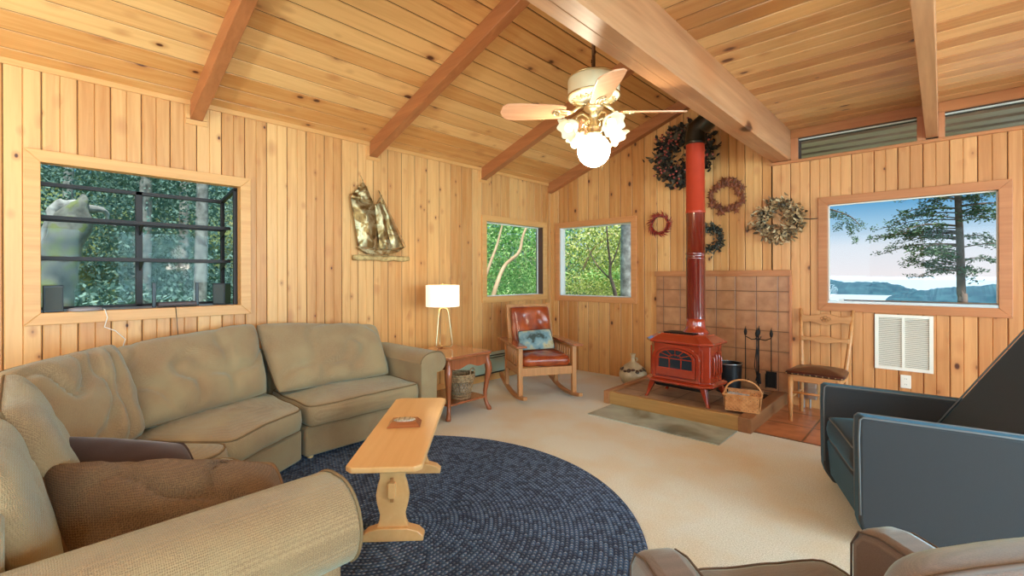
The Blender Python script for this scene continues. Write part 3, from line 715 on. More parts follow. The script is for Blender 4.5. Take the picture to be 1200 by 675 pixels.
# plaque box on the bench
pb = empty('relief_plaque', (bench.location + Matrix.Rotation(ba, 3, 'Z') @ V((-.01, .36, .4235))), ba + rad(4), 'small dark wooden plaque with a pale oval relief lying on the bench', 'plaque')
mb = MB(); a, b, h = (.088, .062), (.066, .042), .026
mb.add([(-a[0], -a[1], 0), (a[0], -a[1], 0), (a[0], a[1], 0), (-a[0], a[1], 0), (-b[0], -b[1], h), (b[0], -b[1], h), (b[0], b[1], h), (-b[0], b[1], h)], [(3, 2, 1, 0), (4, 5, 6, 7), (0, 1, 5, 4), (1, 2, 6, 5), (2, 3, 7, 6), (3, 0, 4, 7)])
mb.build('base', M['cherry_top'], pb)
mb = MB(); mb.lathe([(0, .031), (.03, .0305), (.034, .026), (0, .026)], 28, Matrix.Diagonal((1.75, 1.1, 1, 1))); mb.build('oval_relief', mottled('pewter', [(.3, S(150, 140, 120)), (.7, S(214, 206, 184))], 60, .4, .4), pb, smooth=True)
mb = MB()
for x in (-.028, 0, .028): mb.box((x - .001, -.033, .0295), (x + .001, .033, .0318))
mb.build('divider', M['iron'], pb)

# ------------------------------------------------------------------ end table, basket, lamp
et = empty('end_table', (-3.375, 2.775, 0), 0, 'cherry end table with curved legs beside the sofa arm', 'table')
mb = MB(); a, b = .295, .275
mb.prism([(-a + .03, -b, 0), (a - .03, -b, 0), (a, -b + .03, 0), (a, b - .03, 0), (a - .03, b, 0), (-a + .03, b, 0), (-a, b - .03, 0), (-a, -b + .03, 0)], (0, 0, 1), .525, .552)
mb.build('table_top', M['cherry_top'], et, bevel=.009, seg=3)
for sx in (-1, 1):
    for sy in (-1, 1):
        mb = MB(); pts = []; rr = []
        for t_, off, r in ((.525, 0, .028), (.47, .0, .028), (.43, .008, .034), (.37, .012, .032), (.28, .0, .024), (.18, -.012, .019), (.1, -.012, .017), (.05, .0, .019), (.015, .014, .024), (0., .016, .02)):
            pts.append((sx * (a - .045) + sx * off, sy * (b - .045) + sy * off, t_)); rr.append(r)
        mb.tube(pts, rr, 8); mb.build('leg', M['cherry'], et, smooth=True)
def apron(mb, x0, y0, x1, y1):
    n = 24; A, B = V((x0, y0, 0)), V((x1, y1, 0)); d = (B - A).normalized(); nn = V((-d.y, d.x, 0)); top = []; bot = []
    for i in range(n + 1):
        t_ = i / n; p = A.lerp(B, t_); s = abs(t_ - .5) * 2
        zb = .445 - .02 * s ** 2 + .012 * cos(t_ * pi * 4) 
        top.append(p + V((0, 0, .526))); bot.append(p + V((0, 0, zb)))
    poly = bot + top[::-1]; mb.prism(poly, nn, -.008, .008)
mb = MB(); q1, q2 = a - .045, b - .045
for A in ((-q1, -q2, q1, -q2), (q1, -q2, q1, q2), (-q1, q2, q1, q2), (-q1, -q2, -q1, q2)): apron(mb, *A)
mb.build('apron', M['cherry'], et)
mb = MB(); mb.box((-q1, -q2, .115), (q1, q2, .133)); mb.build('shelf', M['cherry_top'], et, bevel=.004)

bk = empty('wicker_basket', (-3.25, 2.79, .1335), .3, 'small openwork wicker basket with ring handles on the lower shelf of the end table', 'basket')
mb = MB()
for k in range(26):
    a0 = 2 * pi * k / 26
    for s in (-1, 1):
        mb.tube([((.078 + .032 * t_) * cos(a0 + s * t_ * .8), (.078 + .032 * t_) * sin(a0 + s * t_ * .8), .01 + .15 * t_) for t_ in (0, .25, .5, .75, 1)], .0028, 5)
for z, r in ((.01, .08), (.03, .084), (.15, .108), (.165, .112), (.18, .113), (.195, .112)):
    mb.tube([(r * cos(t_ * pi / 16), r * sin(t_ * pi / 16), z) for t_ in range(32)], .008 if z > .14 else .005, 6, closed=True)
mb.lathe([(0, .0), (.08, .0), (.08, .01), (0, .01)], 24); mb.build('weave', M['wicker'], bk, smooth=True)
for s in (-1, 1):
    mb = MB(); mb.tube([(s * .112, .035 * cos(t_ * pi / 9), .205 + .035 * sin(t_ * pi / 9) + .01) for t_ in range(18)], .006, 6, closed=True); mb.build('handle', M['wicker'], bk, smooth=True)
mb = MB(); mb.lathe([(0, .02), (.07, .02), (.085, .1), (.06, .125), (0, .13)], 16); mb.build('basket_filling', mottled('basket_filling', [(.3, S(70, 50, 36)), (.6, S(190, 180, 160))], 40), bk, smooth=True)

lamp = empty('table_lamp', (-3.56, 2.83, .5525), rad(40), 'brass frame table lamp with a lit white drum shade on the end table', 'lamp')
mb = MB()
for k in range(3):
    a0 = 2 * pi * k / 3; ca, sa = cos(a0), sin(a0)
    pts = [(.0, 0, .385), (.03 * ca, .03 * sa, .385), (.045 * ca, .045 * sa, .375), (.055 * ca, .055 * sa, .345), (.092 * ca, .092 * sa, .06), (.094 * ca, .094 * sa, .03), (.08 * ca, .08 * sa, .012), (.0, .0, .008)]
    mb.tube(pts, .0065, 6)
mb.build('frame', M['gold'], lamp, smooth=True)
mb = MB(); mb.lathe([(.007, .385), (.007, .47), (.016, .47), (.016, .5)], 12); mb.build('stem', M['gold'], lamp)
shade_m = emis('lit_shade', S(255, 246, 220), 0.6)
mb = MB(); mb.lathe([(.163, .405), (.163, .61), (.16, .61), (.16, .405), (.163, .405)], 48); mb.build('lamp_shade', shade_m, lamp, auto=40)
mb = MB(); mb.lathe([(0, .615), (.008, .625), (.0, .64)], 10); mb.build('finial', M['gold'], lamp)
bulb = MB(); bulb.lathe([(0, .45), (.02, .46), (.03, .5), (.02, .535), (0, .54)], 14); bulb.build('bulb', emis('bulb_glow', S(255, 226, 170), 16), lamp, smooth=True)

bk.scale = (1.12, 1.12, 1.12)
# ------------------------------------------------------------------ baseboard heater
ht = empty('baseboard_heater', (LX, 3.1, 0), 0, 'pale green metal baseboard heater on the wall between end table and rocking chair', 'heater')
mb = MB(); mb.prism([(.015, 0, .10), (.07, 0, .11), (.072, 0, .27), (.05, 0, .32), (.015, 0, .34)], (0, 1, 0), .12, 1.15)
mb.build('cover', mat('heater_enamel', S(168, 186, 164), .4), ht)
mb = MB(); mb.box((.048, .12, .302), (.066, 1.15, .312)); mb.box((.066, .12, .278), (.076, 1.15, .286)); mb.box((.02, .12, .095), (.074, 1.15, .104)); mb.build('louver', M['black'], ht)

# ------------------------------------------------------------------ rocking chair
rc = empty('rocking_chair', (-3.12, 3.77, 0), math.atan2(.53, .85) * -1, 'oak rocking chair with brown leather seat and back in the corner', 'chair')
# local: +X faces forward, width along Y
rw, fx, bx = .285, .25, -.27
for s in (-1, 1):
    mb = MB(); mb.box((fx - .025, s * rw - .022, .045), (fx + .025, s * rw + .022, .545)); mb.build('leg', M['oak'], rc, bevel=.004)
    mb = MB(); mb.box((bx - .022, s * rw - .02, .055), (bx + .022, s * rw + .02, .545)); mb.build('leg', M['oak'], rc, bevel=.004)
    # rocker
    mb = MB(); pts = []
    for k in range(17):
        x = -.55 + k * (.98 / 16); z = .012 + .30 * (x - .02) ** 2; pts.append((x, z))
    mb.prism([(x, 0, z) for x, z in pts] + [(x, 0, z + .034) for x, z in reversed(pts)], (0, 1, 0), s * rw - .02, s * rw + .02); mb.build('rocker', M['oak_x'], rc, bevel=.004)
    mb = MB(); mb.box((bx - .13, s * (rw + .01) - .055, .545), (fx + .1, s * (rw + .01) + .055, .567)); mb.build('armrest', M['cherry_top'], rc, bevel=.006)
    mb = MB(); mb.box((bx, s * rw - .012, .26), (fx, s * rw + .012, .34)); mb.box((bx, s * rw - .01, .50), (fx, s * rw + .01, .545)); mb.build('side_rail', M['oak_x'], rc, bevel=.003)
    for k in range(7):
        x = bx + .06 + k * .067; mb = MB(); mb.box((x - .014, s * rw - .005, .34), (x + .014, s * rw + .005, .50)); mb.build('slat', M['oak'], rc)
mb = MB(); mb.box((fx - .012, -rw, .255), (fx + .012, rw, .335)); mb.box((bx - .012, -rw, .255), (bx + .012, rw, .335)); mb.build('front_rail', M['oak'], rc, bevel=.003)
tilt = Matrix.Translation((bx + .05, 0, .30)) @ Matrix.Rotation(rad(-17), 4, 'Y')
for s in (-1, 1):
    mb = MB(); mb.box((-.018, s * (rw - .045) - .02, -.02), (.018, s * (rw - .045) + .02, .66), tilt); mb.build('back_post', M['oak'], rc, bevel=.004)
mb = MB()
for z0, z1 in ((.60, .655), (.05, .1)): mb.box((-.012, -rw + .05, z0), (.012, rw - .05, z1), tilt)
for z0 in (.2, .34, .48): mb.box((-.006, -rw + .05, z0), (.006, rw - .05, z0 + .05), tilt)
mb.build('back_slat', M['oak'], rc, bevel=.003)
q = [tilt @ V(p) for p in ((.045, -.225, .12), (.045, .225, .12), (.045, .225, .615), (.045, -.225, .615))]
soft(rc, q, .055, .03, M['leather'], None, name='back_cushion', seed=41, wr=.012, fold=.02, p=.35)
mb, _, _ = box_cushion([(bx + .08, -.255), (fx + .01, -.255), (fx + .01, .255), (bx + .08, .255)], .335, .445, r=.035, dome=.02, seed=9, wr=.008)
mb.build('seat_cushion', M['leather'], rc, smooth=True)
def tapestry():
    m = mat('landscape_tapestry', rough=.85); t = NT(m); tc = t.n('ShaderNodeTexCoord'); nz = t.n('ShaderNodeTexNoise'); nz.inputs['Scale'].default_value = 9; nz.inputs['Detail'].default_value = 4
    t.l(tc.outputs['Object'], nz.inputs['Vector'])
    t.l(t.ramp(nz.outputs[0], [(.36, S(60, 72, 66)), (.46, S(110, 140, 146)), (.56, S(140, 160, 156)), (.66, S(190, 176, 136)), (.8, S(96, 76, 54))]), t.b.inputs['Base Color']); return m
lp = empty('lumbar_pillow', tuple(Matrix.Translation(rc.location) @ Matrix.Rotation(rc.rotation_euler.z, 4, 'Z') @ V((-.04, -.01, .455))), rc.rotation_euler.z, 'small blue-grey landscape pillow on the leather rocking chair', 'pillow')
mb, sm = pillow_quad((.0, -.19, 0.01), (.03, .19, .02), (-.065, .17, .22), (-.085, -.19, .2), .045, .035, ex=2.2, p=.7, seed=44, wr=.006)
po = mb.build('pillow_body', tapestry(), lp, smooth=True); piping(sm, .005, mat('tapestry_edge', S(84, 60, 40), .8), po)

# ------------------------------------------------------------------ hearth, tiled wall, slate
hz = .118
hp = empty('hearth_platform', (-1.74, 4.5, 0), 0, 'low tiled hearth platform with wooden edges under the red stove', 'hearth')
X0, X1, Y0, Y1 = -2.44, -1.10, 3.945, BY - .012
def hb(a, b, n, m, bev=.006, **kw):
    mb = MB(); mb.box(a, b); o = mb.build(n, m, bevel=bev); return attach(o, hp)
hb((X0 + .05, Y0 + .05, 0), (X1 - .1, Y1, hz - .02), 'platform_tile', M['hearth_tile'])
gold_board = wood('hearth_board', S(150, 112, 62), S(190, 150, 92), 'X', per_plank=False, grain=1.2)
hb((X0 + .06, Y0, 0), (X1 - .10, Y0 + .05, hz), 'edge_board', gold_board)
hb((X0, Y0 - .01, 0), (X0 + .06, Y1, hz + .006), 'edge_board', wood('hearth_side', S(150, 96, 56), S(188, 132, 86), 'Y', per_plank=False))
hb((X1 - .10, Y0 - .012, 0), (X1, Y1, hz + .002), 'edge_board', wood('hearth_side_r', S(116, 74, 44), S(156, 106, 66), 'Y', per_plank=False))
mb = MB(); mb.box((-2.345, 3.51, 0), (-1.2, 3.932, .008)); tag(mb.build('slate_slab', M['slate'], bevel=.002), 'grey-green slate slab set in the carpet before the hearth', 'slab')
tw = empty('tile_surround', (-1.75, BY, 0), 0, 'terracotta tile panel with wooden cap on the wall behind the stove', 'tile panel')
mb = MB(); mb.box((-2.428, BY - .02, 0), (-1.075, BY - .001, 1.24)); attach(mb.build('tile_panel', M['wall_tile']), tw)
mb = MB(); mb.box((-2.44, BY - .045, 1.24), (-1.055, BY - .001, 1.30)); attach(mb.build('cap_rail', M['fir_red_x'], bevel=.003), tw)
mb = MB(); mb.box((-1.075, BY - .03, 0), (-1.055, BY - .001, 1.24)); attach(mb.build('edge_trim', M['fir_red_z'], bevel=.002), tw)

# ------------------------------------------------------------------ stove
st = empty('wood_stove', (-1.77, 4.30, hz - .02), rad(-4), 'red enamel cast iron wood stove standing on the tiled hearth', 'stove')
st.scale = (1, 1, 1.07)
def octo(a, b, c): return [(-a + c, -b), (a - c, -b), (a, -b + c), (a, b - c), (a - c, b), (-a + c, b), (-a, b - c), (-a, -b + c)]
def loft(mb, secs):
    """secs: (poly2d, z)"""
    k = len(secs[0][0]); vs = [(x, y, z) for p, z in secs for x, y in p]
    mb.add(vs, [(i * k + j, i * k + (j + 1) % k, (i + 1) * k + (j + 1) % k, (i + 1) * k + j) for i in range(len(secs) - 1) for j in range(k)] + [tuple(range(k))[::-1], tuple(range((len(secs) - 1) * k, len(secs) * k))])
mb = MB(); loft(mb, [(octo(.285, .19, .07), .165), (octo(.285, .19, .07), .50)]); mb.build('firebox', M['red'], st, bevel=.006)
mb = MB(); loft(mb, [(octo(.31, .215, .075), .145), (octo(.325, .23, .08), .155), (octo(.325, .23, .08), .168), (octo(.295, .20, .07), .185)]); mb.build('base_skirt', M['red'], st, bevel=.003)
mb = MB(); loft(mb, [(octo(.30, .205, .075), .488), (octo(.325, .228, .085), .50), (octo(.325, .228, .085), .515), (octo(.235, .15, .06), .565), (octo(.23, .145, .06), .572)]); mb.build('top_plate', M['red'], st, bevel=.003)
mb = MB(); mb.box((-.17, -.10, .571), (.12, .06, .579)); mb.build('griddle_lid', M['iron'], st, bevel=.003)
for sx in (-1, 1):
    for sy in (-1, 1):
        mb = MB(); x, y = sx * .24, sy * .16
        vs = []
        for (dx, w, z) in ((0, .035, .15), (.02, .028, .10), (.045, .016, .03), (.06, .018, .0)):
            for ax, ay in ((-1, -1), (1, -1), (1, 1), (-1, 1)): vs.append((x + sx * dx + ax * w * .8, y + sy * dx * .6 + ay * w * .7, z))
        mb.add(vs, [(3, 2, 1, 0)] + [(i * 4 + j, i * 4 + (j + 1) % 4, i * 4 + 4 + (j + 1) % 4, i * 4 + 4 + j) for i in range(3) for j in range(4)] + [(12, 13, 14, 15)]); mb.build('leg', M['red'], st, bevel=.004)
# front face: arched frame, door with arched glass
def arch(w, z0, zs, rise, n=14): 
    p = [(-w, z0), (w, z0)] + [(w * cos(pi * k / n), zs + rise * sin(pi * k / n)) for k in range(n + 1)]
    return p
def arch_frame(mb, o, i, y0, y1):
    k = len(o); vs = [(x, y, z) for y in (y0, y1) for P in (o, i) for x, z in P]
    fs = []
    for j in range(k):
        n = (j + 1) % k
        fs += [(j, n, k + n, k + j), (2 * k + j, 3 * k + j, 3 * k + n, 2 * k + n), (j, 2 * k + j, 2 * k + n, n), (k + j, k + n, 3 * k + n, 3 * k + j)]
    mb.add(vs, fs)
fy = -.19
mb = MB(); arch_frame(mb, arch(.228, .185, .37, .118), arch(.195, .205, .37, .09), fy - .022, fy + .005); mb.build('front_arch', M['red'], st, bevel=.003)
mb = MB(); arch_frame(mb, arch(.19, .215, .37, .085), arch(.162, .285, .372, .068), fy - .028, fy + .005); door = mb.build('door', M['red'], st, bevel=.004)
mb = MB(); mb.prism([(x, 0, z) for x, z in arch(.163, .284, .372, .069)], (0, 1, 0), fy - .012, fy - .008)
mb.build('door_glass', mat('stove_glass', S(38, 46, 54), .08, **{'Coat Weight': .5}), door)
mb = MB()
mb.box((-.162, fy - .022, .362), (.162, fy - .012, .37))
for x in (-.06, .053): mb.box((x, fy - .022, .287), (x + .007, fy - .012, .365))
for k in range(1, 6):
    a_ = pi * k / 6; mb.tube([(.05 * cos(a_), fy - .018, .37 + .02 * sin(a_)), (.16 * cos(a_), fy - .018, .372 + .068 * sin(a_))], .0035, 5)
mb.tube([(.065 * cos(pi * k / 8), fy - .018, .37 + .03 * sin(pi * k / 8)) for k in range(9)], .0035, 5)
mb.build('door_grille', M['red'], door)
for x in (-.252, .24):
    mb = MB(); mb.box((x - .003, fy - .006, .2), (x + .011, fy + .004, .46)); mb.build('relief_moulding', M['red'], st, bevel=.003)
for y in (-.07, -.02, .03, .08):
    for sg in (1, -1):
        mb = MB(); q_ = .03 * cos(y * 20); mb.tube([(sg * .288, y, .24), (sg * .297, y, .26), (sg * .297, y, .38 + q_), (sg * .288, y, .40 + q_)], .009, 6); mb.build('relief_moulding', M['red'], st, smooth=True)
mb = MB(); mb.lathe([(.01, 0), (.014, .012), (.01, .02)], 12, Matrix.Translation((0, -.155, .535)) @ Matrix.Rotation(pi / 2, 4, 'X')); mb.build('knob', M['iron'], st, smooth=True)
mb = MB(); mb.box((-.24, -.14, .10), (.24, .16, .147)); mb.build('ash_pan', M['iron'], st, bevel=.01)
PX, PY_ = .05, .10
mb = MB(); mb.lathe([(.125, .571), (.118, .585), (.095, .61), (.088, .64), (.086, .66), (.086, .70)], 32, Matrix.Translation((PX, PY_, 0))); mb.build('flue_collar', M['red'], st, smooth=True)
loc = Matrix.Translation(st.location) @ Matrix.Rotation(st.rotation_euler.z, 4, 'Z') @ V((PX, PY_, 0))
fp = empty('stove_pipe', (loc.x, loc.y, .80), 0, 'tall red enamel stove pipe with black elbow rising from the stove', 'pipe')
zt_ = 2.50 - .80
low_red = mat('red_enamel_dark_reflection', S(104, 28, 16), .14, **{'Coat Weight': 1.}); up_red = mat('faded_red_enamel', S(178, 58, 34), .34)  # lower red darkened in colour to stand in for dark reflections
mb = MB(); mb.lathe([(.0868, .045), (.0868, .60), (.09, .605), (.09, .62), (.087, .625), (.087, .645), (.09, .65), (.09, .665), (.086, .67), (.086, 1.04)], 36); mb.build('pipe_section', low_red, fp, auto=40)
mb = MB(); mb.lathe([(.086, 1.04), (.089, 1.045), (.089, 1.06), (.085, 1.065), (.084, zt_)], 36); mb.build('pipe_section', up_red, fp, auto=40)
mb = MB(); d = V((.80, .12, .70)).normalized()
pts = [V((0, 0, zt_ - .01)), V((0, 0, zt_ + .05)), V((0, 0, zt_ + .10)) + d * .0]; q0 = V((0, 0, zt_ + .11))
pts = [V((0, 0, zt_ - .01)), V((0, 0, zt_ + .07)), q0 + V((.015, .002, .03)), q0 + d * .09, q0 + d * .16, q0 + d * .165, q0 + d * .5]
mb.tube(pts, [.09, .09, .09, .09, .09, .084, .084], 28); mb.build('elbow', M['blackpipe'], fp, auto=30)
# black round sheath cap: damper collar
mb = MB(); mb.lathe([(.091, zt_ - .005), (.094, zt_), (.094, zt_ + .018), (.09, zt_ + .024)], 32); mb.build('clamp_band', M['blackpipe'], fp, auto=40)

# ------------------------------------------------------------------ hearth accessories
jug = empty('stoneware_jug', (-2.62, 4.86, 0), 0, 'round cream stoneware jug with narrow neck beside the hearth', 'jug')
mb = MB(); mb.lathe([(0, 0), (.09, .0), (.13, .03), (.155, .08), (.158, .12), (.14, .17), (.10, .21), (.05, .245), (.026, .265), (.021, .31), (.028, .335), (.034, .345), (.026, .35), (.0, .34)], 36); mb.build('body', M['stoneware'], jug, smooth=True)
mb = MB(); mb.tube([(.022, 0, .30), (.05, 0, .305), (.052, 0, .275), (.03, 0, .26)], .007, 8); mb.build('handle', M['stoneware'], jug, smooth=True)
mb = MB()
for k in range(9):
    a0 = -pi / 2 + .5 + (k - 4) * .34; z = .175 + .012 * sin(k * 2.1); r0 = .139
    c0 = V((r0 * cos(a0), r0 * sin(a0), z)); n0 = V((cos(a0), sin(a0), .7)).normalized(); Mx = Matrix.Translation(c0) @ n0.to_track_quat('Z', 'X').to_matrix().to_4x4()
    mb.lathe([(0, .006), (.015, .005), (.023, .0), (0, -.004)], 10, Mx @ Matrix.Diagonal((.7 + .4 * (k % 2), 1.1, 1, 1)))
mb.build('painted_mark', M['stoneware_mark'], jug, smooth=True)

bkt = empty('ash_bucket', (-1.56, 4.83, hz - .02), 0, 'black metal ash bucket behind the stove corner', 'bucket')
mb = MB(); mb.lathe([(0, 0), (.11, 0), (.125, .27), (.13, .275), (.13, .285), (.12, .285), (.105, .01), (0, .01)], 32); mb.build('body', M['black'], bkt, auto=40)
mb = MB(); mb.tube([(.128 * cos(k * pi / 16), .128 * sin(k * pi / 16), .285) for k in range(32)], .004, 6, closed=True); mb.build('rim', M['silver'], bkt, smooth=True)

ft = empty('fireplace_tool_set', (-1.285, 4.83, hz - .02), 0, 'black wrought iron fireplace tool stand with shovel and brush on the hearth', 'fire tools')
mb = MB(); mb.lathe([(0, 0), (.09, 0), (.09, .008), (.0, .014)], 24); mb.tube([(0, 0, .01), (0, 0, .57)], .006, 8)
mb.tube([(-.11, 0, .56), (-.06, 0, .535), (0, 0, .545), (.06, 0, .535), (.11, 0, .56)], .005, 6); mb.tube([(0, -.09, .56), (0, -.04, .535), (0, .04, .535), (0, .09, .56)], .005, 6); mb.build('stand', M['iron'], ft)
def tool(x, y, z0, end, name):
    t = MB(); t.tube([(x, y, z0), (x, y, .57)], .0045, 6)
    t.lathe([(0, .56), (.012, .58), (.016, .605), (.008, .635), (0, .65)], 8, Matrix.Translation((x, y, 0))); t.tube([(x, y, .63), (x + .003, y, .66)], .003, 5)
    if end == 'shovel': t.box((x - .045, y - .004, z0 - .13), (x + .045, y + .004, z0 + .02)); t.box((x - .045, y - .03, z0 - .13), (x - .04, y, z0)); t.box((x + .04, y - .03, z0 - .13), (x + .045, y, z0))
    if end == 'brush': t.tube([(x, y, z0), (x, y, z0 - .1)], [.012, .02], 8)
    if end == 'poker': t.tube([(x, y, z0), (x + .03, y, z0 + .03)], .004, 5)
    if end == 'tongs': t.tube([(x, y, .5), (x + .02, y, .3), (x - .01, y, z0)], .004, 5); t.tube([(x, y, .5), (x - .02, y, .3), (x + .01, y, z0)], .004, 5)
    o = t.build(name, M['iron'], ft)
tool(-.115, 0, .12, 'poker', 'poker'); tool(.115, -.02, .23, 'shovel', 'shovel'); tool(.01, -.09, .16, 'tongs', 'tongs'); tool(-.02, .09, .2, 'brush', 'brush')
mb = MB(); mb.lathe([(0, 0), (.012, .02), (.016, .04), (.008, .07), (0, .085)], 8, Matrix.Translation((0, 0, .565))); mb.build('finial', M['iron'], ft, smooth=True)

hbk = empty('splint_basket', (-1.235, 4.19, hz + .0022), rad(12), 'woven splint basket with hoop handle and papers on the hearth edge', 'basket')
def splint(mb):
    a, b, h = .125, .10, .135
    def side(P0, P1, out):
        P0, P1, out = V(P0), V(P1), V(out); L = (P1 - P0).length; d = (P1 - P0) / L
        w = .03; n = int(L / w) + 1
        # diagonal strips, both ways
        for s in (-1, 1):
            for k in range(-4, n + 4):
                pts = []
                x0 = k * w * 1.08; 
                for t_ in (0, 1):
                    for e in (0, .024):
                        pts.append((x0 + s * t_ * h + e, t_ * h))
                A, B, D, E_ = pts[0], pts[1], pts[3], pts[2]
                poly = [A, B, D, E_]
                # clip to 0..L
                def clip(poly, f):
                    r = []
                    for i in range(len(poly)):
                        p, q_ = poly[i - 1], poly[i]; fp_, fq = f(p), f(q_)
                        if (fp_ >= 0) != (fq >= 0): t0 = fp_ / (fp_ - fq); r.append((p[0] + (q_[0] - p[0]) * t0, p[1] + (q_[1] - p[1]) * t0))
                        if fq >= 0: r.append(q_)
                    return r
                poly = clip(clip(poly, lambda p: p[0]), lambda p: L - p[0])
                if len(poly) < 3: continue
                off = .0 if s > 0 else .003
                flare = lambda z: .012 * z / h
                P3 = [P0 + d * x + out * (off + flare(z)) + V((0, 0, z)) for x, z in poly]
                mb.prism(P3, out, 0, .0022)
    c = [(-a, -b, 0), (a, -b, 0), (a, b, 0), (-a, b, 0)]
    side(c[0], c[1], (0, -1, 0)); side(c[1], c[2], (1, 0, 0)); side(c[2], c[3], (0, 1, 0)); side(c[3], c[0], (-1, 0, 0))
    mb.box((-a, -b, 0), (a, b, .006))
mb = MB(); splint(mb); mb.build('woven_body', M['splint'], hbk)
mb = MB(); R_ = [(-.142, -.117), (.142, -.117), (.142, .117), (-.142, .117)]
for i in range(4):
    A, B = R_[i], R_[(i + 1) % 4]; mb.tube([(A[0], A[1], .135), (B[0], B[1], .135)], .007, 6)
mb.build('rim', M['splint'], hbk)
mb = MB(); mb.tube([(.142 * cos(t_), 0, .12 + .125 * sin(t_)) for t_ in [pi * k / 14 for k in range(15)]], .008, 6); mb.build('handle', M['splint'], hbk, smooth=True)
mb = MB(); mb.box((-.115, -.09, .02), (.115, .09, .085)); mb.build('firewood_filling', M['oak_x'], hbk, bevel=.02)
mb = MB(); Mx = hbk.matrix_basis.copy() if False else Matrix.Translation(hbk.location) @ Matrix.Rotation(hbk.rotation_euler.z, 4, 'Z')
mb.box((-.13, -.10, .108), (.03, .02, .116), Mx @ Matrix.Rotation(rad(4), 4, 'Y')); mb.box((-.12, -.09, .117), (.04, .03, .122), Mx @ Matrix.Rotation(rad(4), 4, 'Y'))
tag(mb.build('folded_newspaper', mottled('newsprint', [(.4, S(150, 156, 160)), (.6, S(214, 216, 214))], 60, .8, .1)), 'folded newspaper lying in the woven hearth basket', 'newspaper')

# ------------------------------------------------------------------ ladder-back chair against the wall
lc = empty('ladder_back_chair', (-.78, 4.73, .006), rad(0), 'ladder back pine chair with studded dark leather seat under the lake window', 'chair')
for s in (-1, 1):
    mb = MB(); mb.tube([(s * .17, -.22, 0), (s * .17, -.22, .38)], [.015, .021], 8); mb.build('leg', M['chair_pine'], lc, smooth=True)
    mb = MB(); mb.tube([(s * .165, .17, 0), (s * .165, .19, .40), (s * .185, .28, .66), (s * .20, .335, .93)], [.016, .019, .017, .013], 8); mb.build('back_post', M['chair_pine'], lc, smooth=True)
def ladder_slat(z, h, w, wav):
    top = []; bot = []; n = 24
    for i in range(n + 1):
        u = i / n; x = (u - .5) * 2 * w; t_ = z + h + wav * (cos((u - .5) * 2 * pi * 1.5) * .6) ; b_ = z - wav * (.6 * cos((u - .5) * 2 * pi * 1.5))
        top.append((x, t_)); bot.append((x, b_))
    yy = lambda zz: .19 + (zz - .40) * .30
    mb = MB(); mb.prism([(x, yy(z), zz) for x, zz in bot] + [(x, yy(z), zz) for x, zz in reversed(top)], (0, -1, 0), -.008, .008); mb.build('ladder_slat', M['chair_pine'], lc, bevel=.003)
ladder_slat(.80, .08, .19, .022); ladder_slat(.635, .048, .18, .018)
mb = MB()
for dx, dz in ((-.025, .0), (.025, .0), (0, .012), (-.012, -.014), (.012, -.014)):
    mb.tube([(dx + .014 * cos(k * pi / 5), .30, .845 + dz + .014 * sin(k * pi / 5)) for k in range(10)], .0035, 5, closed=True)
mb.build('carved_knot', M['oak'], lc, smooth=True)
mb = MB(); mb.box((-.17, -.23, .345), (.17, -.205, .40)); mb.box((-.17, .17, .345), (.17, .19, .40)); mb.box((-.185, -.22, .345), (-.16, .18, .40)); mb.box((.16, -.22, .345), (.185, .18, .40)); mb.build('seat_rail', M['chair_pine'], lc, bevel=.004)
mb, _, _ = box_cushion([(-.215, -.25), (.215, -.25), (.19, .16), (-.19, .16)], .398, .43, r=.014, dome=.035, seed=3, wr=.002)
sc_ = mb.build('seat_cushion', M['leather_dark'], lc, smooth=True)
mb = MB()
for k in range(10): mb.lathe([(0, .004), (.006, .001), (0, -.003)], 8, Matrix.Translation((-.195 + k * .0433, -.252, .412)) @ Matrix.Rotation(pi / 2, 4, 'X'))
mb.build('upholstery_tack', M['brass'], sc_, smooth=True)
mb = MB(); mb.tube([(-.17, -.22, .25), (.17, -.22, .25)], .010, 8); mb.tube([(-.17, -.22, .2), (-.165, .18, .2)], .009, 8); mb.tube([(.17, -.22, .2), (.165, .18, .2)], .009, 8); mb.build('stretcher', M['chair_pine'], lc, smooth=True)
jb = empty('electrical_box', (-.92, BY - .05, .2), 0, 'silver metal electrical box low on the wall behind the ladder back chair', 'box')
mb = MB(); mb.box((-.075, -.03, -.10), (.075, .049, .06)); mb.build('box', M['silver'], jb, bevel=.006)
mb = MB(); mb.box((-.02, -.035, -.02), (.075, -.03, .01)); mb.build('cover_clip', M['silver'], jb)
for x in (-.03, .02):
    mb = MB(); mb.tube([(x, 0, -.10), (x, 0, -.19)], .009, 8); mb.build('conduit', M['silver'], jb)

# ------------------------------------------------------------------ vent grille and outlet
vg = empty('vent_grille', (-.24, BY, .68), 0, 'cream wall vent with two louvered panels below the lake window', 'vent')
mb = MB(); y0, y1 = -.014, 0
mb.box((-.188, y0, -.235), (-.163, y1, .232)); mb.box((.163, y0, -.235), (.188, y1, .232)); mb.box((-.1625, y0, .207), (.1625, y1, .232)); mb.box((-.1625, y0, -.235), (.1625, y1, -.21)); mb.box((-.009, y0, -.21), (.009, y1, .207)); mb.build('frame', M['white_metal'], vg)
mb = MB(); mb.box((-.165, -.002, -.212), (.165, 0, .209)); mb.build('backing', mat('vent_dark', S(120, 104, 84), .8), vg)
mb = MB()
for k in range(34):
    z = -.205 + k * .0123
    mb.prism([(-.163, -.003, z), (-.163, -.011, z - .006), (-.163, -.011, z - .004), (-.163, -.003, z + .002)], (1, 0, 0), 0, .154)
    mb.prism([(.009, -.003, z), (.009, -.011, z - .006), (.009, -.011, z - .004), (.009, -.003, z + .002)], (1, 0, 0), 0, .154)
mb.build('louver', M['white_metal'], vg)
